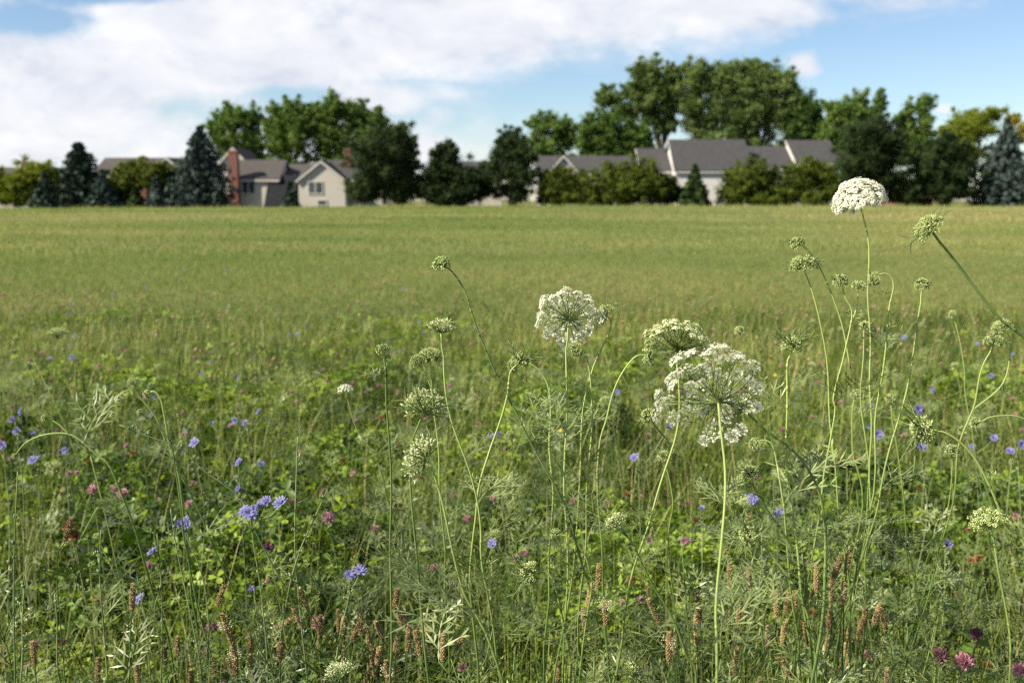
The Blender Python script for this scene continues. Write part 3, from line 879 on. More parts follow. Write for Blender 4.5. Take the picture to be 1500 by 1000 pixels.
    C('chicory with a blue flower right of the curled bract bud', [(1062, 840), (1060, 880), (1056, 960)], 1.5, [(1056, 872)], seed=32)
    # bare, knotted stems
    C('bare knotted chicory stem, the tallest at the left edge', [(26, 690), (22, 780), (20, 880), (22, 1000)], 1.2, [], seed=40)
    C('short bare chicory stem with a crooked top at the left edge', [(38, 842), (33, 900), (30, 1000)], 1.15, [], seed=41)
    C('bare knotted chicory stem second from the left edge', [(148, 776), (146, 840), (152, 920), (160, 1010)], 1.2, [], seed=42)
    C('short bare chicory stem with a tuft of buds at its tip, lower left', [(80, 870), (84, 910), (90, 1010)], 1.15, [], seed=43)
    C('bare stem leaning left, right of the tall wiry stem', [(250, 745), (258, 800), (275, 880), (295, 990)], 1.25, [], seed=44)
    C('bare dark stem crossing from upper left towards the blue cluster', [(175, 622), (220, 640), (262, 655), (300, 690), (352, 730), (380, 790)], 1.4, [], seed=45)
    C('thin bare stem left of the curled nest heads', [(436, 640), (434, 700), (432, 800), (440, 900)], 1.3, [], seed=46)
    C('pale dry stem leaning right over the clover, left of centre', [(480, 715), (460, 760), (438, 810), (420, 880)], 1.3, [], seed=47)
    for k in range(20):
        y = 2.4 + 5.5 * random.random() ** 1.2
        x = random.uniform(-.54, .54 if k % 3 == 0 else -.05) * y
        zt = .28 + .2 * random.random()
        b = Vector((x, y, zgf(x, y)))
        # back to photo pixels, to reuse the same builder
        def px(v):
            d = v - CAM; t = d.dot(fw)
            return 750 + F * d.x / t, 500 - F * d.dot(up) / t
        top = b + Vector((random.uniform(-.08, .08), 0, zt)); mid = b + Vector((random.uniform(-.03, .03), 0, zt * .5))
        fl = [px(top)] + ([px(top + Vector((random.uniform(-.05, .05), 0, -.06)))] if random.random() < .6 else [])
        C('small blurred chicory with blue flowers scattered in the meadow', [px(top), px(mid), px(b + Vector((0, 0, .02)))], y, fl, seed=60 + k, group='blurred chicory scattered in the meadow')
chicories()

# ------------------------------------------------------------------ plantains
def plantain_head(seed, L=.034):
    rg = random.Random(seed); mb = MB()
    rows = 17
    for i in range(rows):
        t = i / (rows - 1)
        rr = .0026 * (math.sin(PI * (0.12 + .80 * t)) ** .5)
        n = 8
        for j in range(n):
            a = 2 * PI * (j + .5 * (i % 2)) / n + rg.uniform(-.1, .1)
            d = Vector((math.cos(a), math.sin(a), .5))
            c = Vector((math.cos(a) * rr, math.sin(a) * rr, L * t + rg.uniform(-.0006, .0006)))
            mb.octa(c, .00135 * rg.uniform(.7, 1.25), 1.7, d)
    mb.tube([(0, 0, 0), (0, 0, L * .5), (0, 0, L)], [.0024, .003, .0016], 7)
    return mb.mesh('seed_head', M['seedhead'], False)
def anther_mesh(seed, L=.034):
    rg = random.Random(seed); mb = MB()
    for k in range(46):
        a = rg.uniform(0, 6.3); z = L * rg.uniform(.62, .95)
        p = Vector((math.cos(a) * .0035, math.sin(a) * .0035, z)); d = Vector((math.cos(a), math.sin(a), rg.uniform(-.2, .7))).normalized()
        e = p + d * rg.uniform(.003, .006)
        mb.kite(p, e, Vector((0, 0, 1)), .0003); mb.octa(e, .0007, 1.4, d)
    return mb.mesh('anther_ring', M['anther'], False)
PH = [plantain_head(s, L) for s, L in ((1, .034), (2, .030), (3, .040), (4, .024))]
AN = anther_mesh(9)

def px_of(v):
    d = v - CAM; t = d.dot(fw)
    return 750 + F * d.x / t, 500 - F * d.dot(up) / t

def plantain(label, x, y, Y, tilt, var, anth=False, group=None):
    rg = random.Random(int(x * 7 + y))
    Ls = [.034, .030, .040, .024][var]
    c = P(x, y, Y)
    ax = Vector((math.sin(rad(tilt)), rg.uniform(-.15, .15), math.cos(rad(tilt)))).normalized()
    hb = c - ax * Ls / 2
    g = zgf(hb.x, hb.y)
    fx = hb.x - math.sin(rad(tilt)) * .10 + rg.uniform(-.03, .03); fy = hb.y + rg.uniform(-.02, .04)
    base = Vector((fx, fy, zgf(fx, fy)))
    mid = hb.lerp(base, .5) - ax * .0 + Vector((0, 0, .02)); low = hb.lerp(base, .12) - ax * .01
    path = smooth_path([hb, hb - ax * .05 if hb.z - g > .1 else low, mid, base], 5)
    root = thing('plantain', label, 'wild plant', base, group)
    mb = MB(); mb.tube([p - base for p in path], .0008, 5)
    obj('stalk', mb.mesh('stalk', M['stem']), root)
    h = obj('seed_head', PH[var], root); h.matrix_local = axis_matrix(hb - base, ax, rg.uniform(0, 6))
    if anth:
        obj('anther_ring', AN, h)
    return root

PLG = 'brown plantain seed heads along the lower edge'
PLL = 'brown plantain seed head on a thin stalk low in the grass'
def plantains():
    L = [(323, 872, 20), (366, 940, -3), (420, 910, 58), (436, 904, -25), (445, 877, -18), (408, 936, -35), (469, 921, 2), (503, 916, 5), (528, 912, -5),
         (522, 923, 25), (542, 938, -14), (555, 921, -20), (580, 879, 10), (586, 905, -15), (593, 907, 0), (579, 951, 10), (598, 934, 5), (313, 982, 4),
         (370, 978, -8), (410, 954, 0), (537, 993, 20), (338, 978, -20), (503, 965, 3), (554, 960, 8), (612, 942, -12), (619, 912, 0), (649, 946, 2),
         (676, 937, 30), (817, 985, 5), (855, 905, -5), (1020, 923, -4), (988, 945, -3), (1124, 936, 2),
         (1148, 926, 3), (1137, 885, 0), (1164, 878, 0), (1069, 843, 0), (1097, 846, 0), (1196, 846, -2), (1153, 982, -25), (1181, 929, -10), (1082, 900, 0),
         (1215, 905, 0), (1267, 902, 0), (1260, 924, 4), (1244, 927, -3), (1240, 961, -10), (1299, 992, 2),
         (194, 874, 4), (260, 945, 4), (143, 983, 5), (5, 961, -12), (49, 956, 0), (241, 959, 0), (202, 991, -4), (280, 993, 0), (100, 775, 20)]
    named = {
        (1242, 822, 2, 0): 'tallest of the four brown plantain heads bunched by the tall stem',
        (1226, 832, 14, 1): 'left leaning of the four plantain heads bunched by the tall stem',
        (1219, 862, 0, 1): 'lower left of the four plantain heads bunched by the tall stem',
        (1236, 868, -4, 1): 'lowest of the four plantain heads bunched by the tall stem',
        (959, 897, -25, 2): 'dark plantain head leaning left over the grass, left of the thick pale stem',
        (1023, 888, -6, 2): 'pale tipped plantain head close left of the thick pale stem',
        (1076, 968, 2, 2): 'plantain head just right of the thick pale stem at the lower edge',
        (1285, 899, 12, 1): 'plantain head leaning right with a pale tip, right of the four bunched heads',
        (877, 843, 2, 1): 'highest of four plantain heads beside the curled bract bud',
        (864, 872, 12, 1): 'plantain head with a few pale anthers beside the curled bract bud',
    }
    anth = {(333, 921, -18, 2): 'plantain head with a tuft of pale anthers, lower left',
            (344, 965, -4, 2): 'plantain head in front with pale anthers at its side, lower left',
            (568, 988, -4, 2): 'plantain head ringed by a thick halo of white anthers at the lower edge',
            (980, 948, -2, 2): 'plantain head with a loose collar of cream anthers, left of the thick pale stem',
            (887, 897, -4, 1): 'plantain head with white anthers around its middle, right of the curled bract bud'}
    for i, (x, y, t) in enumerate(L):
        plantain(PLL, x, y, 1.22 + .22 * random.random(), t, i % 4 if i % 4 != 3 or i % 3 else 0, False, PLG)
    for (x, y, t, v), lb in named.items():
        plantain(lb, x, y, 1.2, t, v)
    for (x, y, t, v), lb in anth.items():
        plantain(lb, x, y, 1.18, t, v, True)
    for k in range(24):
        Y = 1.3 + .9 * random.random()
        x = random.uniform(380, 1400); y = random.uniform(860, 1010)
        if 640 < x < 830 and random.random() < .7: continue
        plantain(PLL, x, y, Y, random.uniform(-18, 18), random.randrange(4), False, PLG)
plantains()

# ------------------------------------------------------------------ clover
def clover_head(seed, mat, r=.0105):
    rg = random.Random(seed); mb = MB(); ga = PI * (3 - math.sqrt(5)); n = 85
    for k in range(n):
        z = 1 - 1.55 * (k + .5) / n; q = math.sqrt(max(0, 1 - z * z)); a = ga * k
        d = Vector((math.cos(a) * q, math.sin(a) * q, z + .25)).normalized()
        l = r * rg.uniform(.85, 1.15)
        s = d.orthogonal().normalized()
        mb.kite(d * l * .25, d * l + Vector((0, 0, r * .12)), Matrix.Rotation(rg.uniform(0, 6), 3, d) @ s, r * .30, .7)
    mb.octa((0, 0, 0), r * .6, 1)
    return mb.mesh('flower_head', mat, False)
CH = {'pink': [clover_head(1, M['pink']), clover_head(2, M['pink'], .009)], 'maroon': [clover_head(3, M['maroon'], .0115)],
      'brown': [clover_head(4, M['brownclover'], .0095), clover_head(5, M['brownclover'], .008)]}

def trifoliate(mb, c, d, s, fold=.25):
    """three obovate leaflets around c facing direction d"""
    d = Vector(d).normalized(); o = d.orthogonal().normalized()
    for k in range(3):
        q = Matrix.Rotation(2 * PI * k / 3, 3, d) @ o
        t = d.cross(q)
        vs = [c, c + q * s * .5 + t * s * .30 + d * s * fold * .5, c + q * s * .92 + t * s * .24 + d * s * fold * .45, c + q * s + d * s * fold * .2,
              c + q * s * .92 - t * s * .24 + d * s * fold * .45, c + q * s * .5 - t * s * .30 + d * s * fold * .5]
        mb.add(vs, [(0, 1, 2, 3), (0, 3, 4, 5)])
M['clover_solid'] = leafmat('clover plant leaf', [(.07, .14, .02), (.14, .23, .035)], .35, .5, tint=False, nscale=30, tcol=(1.3, 1.35, .5), jitter=True)
def clover_leaf_mesh(seed):
    mb = MB(); trifoliate(mb, Vector((0, 0, 0)), Vector((.1, -.2, 1)), .017)
    return mb.mesh('leaf', M['clover_solid'], False)
CLV = clover_leaf_mesh(1)
STEMC = {}
def clover(label, pos, kind, var, group, detailed=True, tilt=None, scale=1):
    """pos: world point of the flower head"""
    rg = random.Random(int(pos.x * 991 + pos.y * 77))
    b = Vector((pos.x + rg.uniform(-.05, .05), pos.y + rg.uniform(-.03, .06), 0)); b.z = zgf(b.x, b.y)
    root = thing('clover', label, 'wildflower', b, group)
    mb = MB()
    mid = Vector((b.x, b.y, 0)).lerp(pos, .3); mid.z = b.z + (pos.z - b.z) * .6
    path = smooth_path([b, mid, pos], 3)
    mb.tube([p - b for p in path], .0009, 4, cap=False)
    obj('stem', mb.mesh('stem', M['chic_stem']), root)
    h = obj('flower_head', CH[kind][var % len(CH[kind])], root)
    h.matrix_local = axis_matrix(pos - b, tilt or (rg.uniform(-.5, .5), rg.uniform(-.5, .3), 1), rg.uniform(0, 6), scale)
    if detailed:
        for k in range(3):
            o = obj('leaf', CLV, root)
            o.matrix_local = axis_matrix(path[-1 - k] - b + Vector((rg.uniform(-.02, .02), rg.uniform(-.02, .02), -.012)), (rg.uniform(-.5, .5), rg.uniform(-.5, .5), 1), rg.uniform(0, 6), rg.uniform(.8, 1.2))
    return root

def clovers():
    C = clover
    C('dark maroon clover head facing right, low at the right edge', P(1378, 962, 1.15), 'maroon', 0, None, True, (-.35, -.1, .9), 1)
    C('big pale pink and orange clover head at the lower right corner', P(1412, 972, 1.15), 'pink', 0, None, True, (.15, -.1, 1), 1.25)
    C('narrow purple clover head tilted left above the big pale pink clover', P(1432, 930, 1.15), 'maroon', 0, None, True, (-.7, -.2, .5), .8)
    C('bright pink clover head cut by the lower right picture edge', P(1496, 984, 1.15), 'pink', 0, None, True, None, 1.1)
    C('bright pink clover head just behind the leaning plantain heads, lower left', P(466, 913, 1.4), 'pink', 0, None, True, None, 1.1)
    C('pair side left one of two pink clovers under the blue flowers, far left', P(136, 719, 1.75), 'pink', 0, None, True, None, 1.1)
    C('pink clover above pale lower petals, right of the other far left pink clover', P(180, 724, 1.75), 'pink', 1, None, True, None, 1.2)
    C('rosy clover head right of the largest blue chicory cluster', P(481, 760, 1.6), 'pink', 0, None, True, None, 1.2)
    C('dull rose clover head under the right flower of the largest blue cluster', P(393, 803, 1.5), 'maroon', 0, None, True, None, .9)
    C('rust brown dried clover head, the larger of a touching pair, far left', P(102, 772, 1.5), 'brown', 0, None, True, None, 1.2)
    C('rust brown dried clover head, the lower of a touching pair, far left', P(109, 785, 1.5), 'brown', 0, None, True, None, 1.1)
    G = {'pink': ('small pink clover head scattered among the meadow leaves', 'pink clover heads in the meadow'),
         'brown': ('small faded brown clover head scattered among the meadow leaves', 'faded clover heads in the meadow')}
    for k in range(215):
        y = 1.45 + 3.3 * random.random() ** .95
        x = random.uniform(-.56, .56) * y
        kind = 'pink' if random.random() < .62 else 'brown'
        z = zgf(x, y) + random.uniform(.16, .30)
        C(G[kind][0], Vector((x, y, z)), kind, k, G[kind][1], y < 2.2, None, random.uniform(.85, 1.15))
clovers()

def far_white_heads():
    first = None
    for (x, y, Y) in ((785, 372, 21), (681, 376, 20), (955, 371, 22), (1003, 371, 22), (601, 374, 20), (735, 357, 28), (757, 355, 28), (830, 358, 27), (314, 339, 34), (1293, 355, 26), (640, 352, 30)):
        p = P(x, y, Y)
        if first is None:
            b = Vector((p.x, p.y, zgf(p.x, p.y))); first = thing('wild_carrot', 'white speck of a far wild carrot umbel out on the open field', 'wildflower', b, 'far white umbels on the open field')
            s = MB(); s.tube([(0, 0, 0), (.01, 0, .1), (0, 0, .22)], .002, 5)
            obj('stem', set_tint(s.mesh('stem', M['stem']), [.4] * len(s.v)), first)
            add_head(first, 'flat', Vector((0, 0, .20)), (-.1, -.3, 1), 0, 1.7)
        else:
            o = copy_tree(first); o.location = (p.x, p.y, zgf(p.x, p.y)); o.rotation_euler = (0, 0, random.uniform(0, 6.3))
far_white_heads()

def yellow_flowers():
    mb = MB()
    for k in range(11):
        a = 2 * PI * k / 11
        mb.kite((0, 0, 0), (math.cos(a) * .006, math.sin(a) * .006, .003), (0, 0, 1), .0035, .65)
    mb.octa((0, 0, .001), .002)
    fm = mb.mesh('flower', M['yellow'], False)
    for i, (x, y, Y, lb) in enumerate([(820, 631, 2.1, 'small yellow flower beside a blue chicory speck, right of the centre stems'),
                                       (526, 461, 4.6, 'tiny yellow flower on the grass left of the spiky nest head'),
                                       (1135, 550, 2.8, 'tiny yellow flower right of the largest umbel')]):
        p = P(x, y, Y); b = Vector((p.x, p.y + .02, zgf(p.x, p.y + .02)))
        root = thing('yellow_flower', lb, 'wildflower', b)
        s = MB(); s.tube([Vector((0, 0, 0)), (p - b) * .5 + Vector((.005, 0, 0)), p - b], .0009, 5)
        obj('stem', s.mesh('stem', M['stem_dark']), root)
        o = obj('flower', fm, root); o.matrix_local = axis_matrix(p - b, (-.2, -.6, .8))
yellow_flowers()

# ------------------------------------------------------------------ ground cover (nobody could count it)
def meadow_cover():
    # clover leaves
    mb = MB(); trifoliate(mb, Vector((0, 0, 0)), Vector((0, 0, 1)), .0165)
    tv, tq = mb.arr()
    mb = MB(); trifoliate(mb, Vector((0, 0, 0)), Vector((0, 0, 1)), .0165, .05)
    tv2, tq2 = mb.arr()
    parts = []
    def leaves(n, y0, y1, hmax, s0, s1, pv, pq):
        x, y = samp(n, y0, y1)
        pt = patch(x, y, 2.6, 1) - 1.0 * sm((y - 3.6) / 3.8); keep = R.random(n) < np.clip(.46 + 1.0 * pt - .25 * sm((x / (y + .01) + .05) / .5), np.where(y < 4.5, .12, .02), 1)
        x, y, pt = x[keep], y[keep], pt[keep]; m = len(x)
        hh = hmax * np.clip(.15 + .75 * patch(x, y, 3.5, 2) + .75 * (patch(x, y, 11, 22) - .3), .15, 1.5)
        z = zg(x, y) + hh * (R.random(m) ** .55)
        rot = rotz(R.random(m) * 6.3) @ roty(R.normal(0, .55, m)) @ rotx(R.normal(0, .55, m))
        s = R.uniform(s0, s1, m)
        t = np.clip(R.normal(.5, .28, m) + (patch(x, y, 5, 3) - .5) * .6 + .18 * sm((y - 3.2) / 2.5), 0, 1)
        parts.append(instances(pv, pq, np.stack([x, y, z], -1), rot, s, t))
    leaves(30000, .75, 2.2, .24, .75, 1.6, tv, tq)
    leaves(62000, 2.2, 4.6, .24, .9, 1.7, tv, tq)
    leaves(46000, 4.6, 8.5, .11, 1.0, 1.7, tv2, tq2)
    o = obj('clover_leaves', np_mesh('clover_leaves', *join(parts)[:2], M['clover_leaf'], join(parts)[2]))
    tag(o, 'bright green clover leaves covering the near meadow floor', 'ground cover', kind='stuff')

    # feathery leaves
    rg = random.Random(3); parts = []
    for k in range(4):
        fv, fq = frond_mb(.10, 6, 2, .36, .3 + .25 * k, rg, .0022).arr()
        for (n, y0, y1, h) in ((230, .85, 1.7, .46), (280, .8, 2.4, .28), (400, 2.4, 4.6, .24), (200, 4.6, 7.5, .2)):
            x, y = samp(n, y0, y1)
            pt = patch(x, y, 1.8, 5); kp = R.random(n) < np.clip(pt + .15, 0, 1); x, y = x[kp], y[kp]; m = len(x)
            z = zg(x, y) + h * R.random(m) ** .8
            rot = rotz(R.random(m) * 6.3) @ roty(-R.uniform(-.1, 1.2, m)) @ rotx(R.normal(0, .5, m))
            t = np.clip(R.normal(.5, .25, m), 0, 1)
            parts.append(instances(fv, fq, np.stack([x, y, z], -1), rot, R.uniform(.6, 1.25, m) * (1.0 if y0 < 2 else 1.25), t))
    V, Q, T = join(parts)
    tag(obj('feathery_leaves', np_mesh('feathery_leaves', V, Q, M['frond'], T)), 'grey green feathery leaves mixed into the near meadow', 'ground cover', kind='stuff')

    # grass blades and thin stalks of the near meadow
    parts = []
    for (n, y0, y1, h0, h1, w, seg) in ((2200, .8, 2.0, .10, .26, .012, 4), (4000, 2.0, 5.0, .10, .28, .014, 4), (12000, .7, 1.7, .12, .36, .0032, 4), (17000, 1.7, 3.6, .12, .36, .0034, 3), (42000, 3.6, 8.5, .08, .22, .0045, 3)):
        x, y = samp(n, y0, y1)
        side = sm((x / (y + .01) + .2) / .5)
        kp = R.random(n) < .45 + .55 * side; x, y = x[kp], y[kp]; n = len(x)
        h = R.uniform(h0, h1, n) * (.75 + .5 * patch(x, y, 1.5, 6)); 
        t = np.clip(R.normal(.36 if w < .01 else .22, .26, n) + (patch(x, y, 2, 7) - .5) * .4, 0, 1)
        parts.append(blades(n, x, y, h, w * R.uniform(.6, 1.3, n), .75, seg, t))
    # wiry stalks
    for (n, y0, y1, h0, h1, w) in ((1000, 1.1, 2.0, .25, .48, .0022), (3200, 2.0, 4.2, .25, .48, .0026), (2200, 4.2, 7.5, .12, .30, .0034)):
        x, y = samp(n, y0, y1)
        parts.append(blades(n, x, y, R.uniform(h0, h1, n), w * R.uniform(.8, 1.3, n), .5, 4, np.clip(R.normal(.66, .2, n), 0, 1)))
    for (n, y0, y1, w) in ((700, .9, 2.0, .0024), (1800, 2.0, 5.0, .0030)):
        x, y = samp(n, y0, y1)
        parts.append(blades(n, x, y, R.uniform(.10, .34, n), w * R.uniform(.7, 1.3, n), 1.7, 4, np.clip(R.normal(.93, .07, n), 0, 1)))
    V, Q, T = join(parts)
    tag(obj('meadow_grass', np_mesh('meadow_grass', V, Q, M['grass'], T)), 'green grass blades and wiry stalks of the near meadow', 'grass', kind='stuff')

    # faded heads too many to tell apart, farther out
    mb = MB(); mb.octa((0, 0, 0), .009, 1.2)
    ov, of = mb.arr()
    n = 4300; x, y = samp(n, 4.4, 12.5, pw=1.7)
    kp = R.random(n) < np.clip(patch(x, y, .9, 8) * 1.1, 0, 1) * (1 - .8 * sm((y - 8.5) / 4)); x, y = x[kp], y[kp]; n = len(x)
    z = zg(x, y) + R.uniform(.12, .27, n)
    V, Q, T = instances(ov, of, np.stack([x, y, z], -1), rotz(R.random(n) * 6.3), R.uniform(.6, 1.3, n), np.clip(R.normal(.45, .3, n), 0, 1))
    tag(obj('faded_flower_heads', np_mesh('faded_flower_heads', V, Q, M['seedspeck'], T)), 'brown and pink faded flower heads dotting the meadow before the mown field', 'ground cover', kind='stuff')
meadow_cover()

def field_grass():
    parts = []
    for (n, y0, y1, h0, h1, w, seg) in ((195000, 4.3, 18, .03, .075, .0048, 2), (130000, 18, 42, .04, .10, .014, 2), (130000, 42, 112, .05, .13, .04, 1)):
        x, y = samp(n, y0, y1, .62, 1.5, 1.5)
        band = patch(x * .5, y, .30, 11) * .5 + patch(x, y, .13, 12) * .3 + patch(x, y, .9, 15) * .2
        h = R.uniform(h0, h1, n) * (.6 + .8 * patch(x * .5, y, .5, 13))
        # straw shows more to the right and far, green swathe in the middle
        t = .30 + (band - .5) * .70 + .36 * sm((x / y - .02) / .4) * sm((y - 16) / 30) + .10 * sm((y - 14) / 40) + R.normal(0, .2, n)
        t = t - .22 * np.exp(-((y - 8.5) / 3.6) ** 2) * (1 - .5 * sm((x / y) / .4))
        parts.append(blades(n, x, y, h, w * R.uniform(.6, 1.3, n), .8, seg, t))
    V, Q, T = join(parts)
    tag(obj('field_grass', np_mesh('field_grass', V, Q, M['fieldgrass'], T)), 'yellow green grass of the wide open field', 'grass', kind='stuff')
    # tufts along the field's far rim
    parts = []
    n = 9000
    x = R.uniform(-70, 70, n); y = R.uniform(103, 110, n)
    kp = R.random(n) < np.clip(patch(x, y * 0, .6, 14) * 1.2 - .2, .05, 1); x, y = x[kp], y[kp]; n = len(x)
    parts.append(blades(n, x, y, R.uniform(.15, .5, n), .05, .5, 2, np.clip(R.normal(.62, .2, n), 0, 1)))
    V, Q, T = join(parts)
    tag(obj('rim_grass', np_mesh('rim_grass', V, Q, M['fieldgrass'], T)), 'taller pale grass tufts along the far rim of the field', 'grass', kind='stuff')
field_grass()

# ------------------------------------------------------------------ trees
TM = {
    'green':  leafmat('leaves green', [(.026, .056, .011), (.070, .125, .024), (.15, .215, .05)], .25, .6, nscale=.5, spec=.12, tcol=(1.2, 1.3, .5)),
    'pale':   leafmat('leaves pale green', [(.040, .070, .020), (.098, .148, .040), (.19, .245, .085)], .25, .6, nscale=.5, spec=.12, tcol=(1.2, 1.3, .5)),
    'yellow': leafmat('leaves yellow green', [(.060, .092, .010), (.145, .185, .020), (.26, .30, .045)], .3, .6, nscale=.5, spec=.12, tcol=(1.2, 1.2, .4)),
    'olive':  leafmat('leaves olive', [(.028, .045, .006), (.070, .098, .011), (.135, .162, .022)], .2, .6, nscale=.5, spec=.12, tcol=(1.2, 1.1, .4)),
    'pine':   leafmat('needles pine', [(.008, .017, .005), (.021, .040, .011), (.058, .085, .022)], .06, .65, nscale=.5, spec=.12),
    'spruce': leafmat('needles spruce', [(.009, .020, .012), (.025, .046, .032), (.062, .090, .070)], .05, .65, nscale=.5, spec=.12),
    'blue':   leafmat('needles blue spruce', [(.014, .026, .021), (.040, .062, .055), (.098, .128, .122)], .05, .65, nscale=.5, spec=.12),
    'orange': leafmat('leaves orange', [(.15, .15, .02), (.29, .27, .045), (.42, .36, .08)], .3, .6, nscale=.5, spec=.12, tcol=(1.2, 1, .4)),
}

def leaf_cloud(cl, per, size, aspect=1.0):
    """cl: list of (x, y, z, r, tint); small leaf faces through each clump's volume"""
    cl = np.array(cl, float); n = len(cl) * per
    idx = np.repeat(np.arange(len(cl)), per)
    d = R.normal(size=(n, 3)); d /= np.linalg.norm(d, axis=1)[:, None]
    rr = cl[idx, 3] * np.minimum(np.abs(R.normal(0, .78, n)) + .1, 2.1)
    pos = cl[idx, :3] + d * rr[:, None] * np.array([1, 1, .85])
    nm = d + R.normal(size=(n, 3)) * .75; nm /= np.linalg.norm(nm, axis=1)[:, None]
    a = np.cross(nm, R.normal(size=(n, 3))); a /= np.linalg.norm(a, axis=1)[:, None]
    b = np.cross(nm, a)
    s = size * R.uniform(.6, 1.3, n)[:, None]
    V = np.stack([pos - a * s * .5, pos + b * s * .3 * aspect, pos + a * s * .5, pos - b * s * .3 * aspect], 1)
    Q = np.arange(n * 4).reshape(-1, 4)
    t = np.clip(cl[idx, 4] + R.normal(0, .17, n), 0, 1)
    return V.reshape(-1, 3), Q, np.repeat(t, 4)

def tree(name, label, Y, foot, ells, mat, size=.42, per=70, clump=.30, nc=26, trunk=.22, cat='tree', group=None, tintmean=.45, gap=1.0, flatz=1.0):
    """ells: crown outline as ellipses in photo pixels (cx, cy, rx, ry); foot: pixel column of the trunk"""
    rg = random.Random(int(foot * 13 + Y)); k = Y / F
    bx = P(foot, 300, Y).x; by = Y; bz = zgf(bx, by)
    root = thing(name, label, cat, (bx, by, bz), group)
    cl = []; limbs = []
    for (cx, cy, rx, ry) in ells:
        c = P(cx, cy, Y); a = rx * k; b = ry * k; dp = max(a, min(b, a * 1.3)) * .9
        c = c + Vector((0, rg.uniform(-.3, .3) * dp, 0))
        m = max(8, int(nc * 1.9 * gap))
        cr = clump * 1.15 * min(a, b)
        for i in range(m):
            # mostly on the shell, some inside
            u = Vector((rg.gauss(0, 1), rg.gauss(0, 1), rg.gauss(0, 1))).normalized()
            f = rg.uniform(.6, 1.05) if rg.random() < .72 else rg.uniform(0, .6)
            r_ = cr * rg.uniform(.65, 1.35)
            q = Vector((u.x * (a - r_ * .6) * f, u.y * (dp - r_ * .5) * f, u.z * (b - r_ * .6) * f))
            p = c + q - Vector((bx, by, bz))
            if p.z < r_ * .5: p.z = r_ * .5
            cl.append((p.x, p.y, p.z, r_, min(1, max(0, rg.gauss(tintmean, .16)))))
            # stray twigs past the outline
            if rg.random() < .65 and u.z > -.3:
                e = p + u * r_ * rg.uniform(.7, 1.6); cl.append((e.x, e.y, e.z, r_ * .45, min(1, max(0, rg.gauss(tintmean + .05, .15)))))
        limbs.append((c - Vector((bx, by, bz)), b))
    V, Q, T = leaf_cloud(cl, int(per * 2.4), size * .60)
    crown = obj('crown', np_mesh('crown', V, Q, TM[mat], T), root)
    mb = MB()
    top = max(limbs, key=lambda l: l[0].z)[0]
    h = top.z
    mb.tube(smooth_path([Vector((0, 0, -.2)), Vector((top.x * .1, 0, h * .3)), Vector((top.x * .5, top.y * .5, h * .65)), top], 3),
            [trunk * .62 * (1.15 - .85 * i / 9) for i in range(10)], 8)
    for (c, b) in limbs:
        s = Vector((top.x * .15, 0, max(.3, min(h * .35, c.z * .5))))
        mb.tube(smooth_path([s, s.lerp(c, .5) + Vector((0, 0, .1 * h)), c + Vector((0, 0, b * .4))], 3), [trunk * .7 * (.55 - .07 * i) for i in range(7)], 6)
        for j in range(4):
            e = c + Vector((rg.uniform(-1, 1) * b * .7, rg.uniform(-1, 1) * b * .7, rg.uniform(-.2, .9) * b))
            mb.tube([s.lerp(c, .6), c.lerp(e, .4), e], [trunk * .28, trunk * .2, trunk * .08], 5)
    obj('trunk', mb.mesh('trunk', M['bark']), root)
    return root

def conifer(name, label, Y, cx, ytop, half, mat, levels=26, size=.5, full=1.0, group=None, taper=1.0, tint=.5, ybot=306, cat='tree'):
    """spruce: tiers of drooping boughs carrying needle sprays"""
    rg = random.Random(int(cx * 3 + ytop)); k = Y / F
    bx = P(cx, 300, Y).x; bz = zgf(bx, Y)
    root = thing(name, label, cat, (bx, Y, bz), group)
    H = P(cx, ytop, Y).z - bz; W = half * k
    cl = []; tw = MB()
    for i in range(levels):
        t = (i + rg.uniform(-.3, .3)) / levels; t = min(max(t, 0.0), .985)
        z0 = H * (.02 + .97 * t)
        prof = (1 - t) ** taper * (1 + .30 * math.sin(t * PI))
        L = max(W * prof * min(1.0, .80 + t * 3), .12)
        nb = max(5, int(15 * full * (1 - t) + 5))
        a0 = rg.uniform(0, 6.3)
        for j in range(nb):
            a = a0 + 2 * PI * j / nb + rg.uniform(-.2, .2); l = L * rg.uniform(.6, 1.2) * (1 + .16 * math.sin(a * 2 + cx) + .12 * math.sin(a * 3 + i * .8))
            d = Vector((math.cos(a), math.sin(a), 0))
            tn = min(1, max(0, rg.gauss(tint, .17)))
            for s in range(5):
                f = (s + .7) / 5
                p = d * l * f + Vector((0, 0, z0 - .28 * l * f * f + (.10 * l * f if f > .8 else 0)))
                r_ = (.20 + .15 * (1 - abs(f - .6))) * max(.35, min(1.2, l * .42))
                if p.z < .1: p.z = .1
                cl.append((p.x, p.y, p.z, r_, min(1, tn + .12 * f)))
    V, Q, T = leaf_cloud(cl, 9, size, .8)
    obj('crown', np_mesh('crown', V, Q, TM[mat], T), root)
    mb = MB(); mb.tube([(0, 0, -.2), (0, 0, H * .5), (0, 0, H * .97)], [.045 * H ** .8, .03 * H ** .8, .02], 8)
    obj('trunk', mb.mesh('trunk', M['bark']), root)
    return root

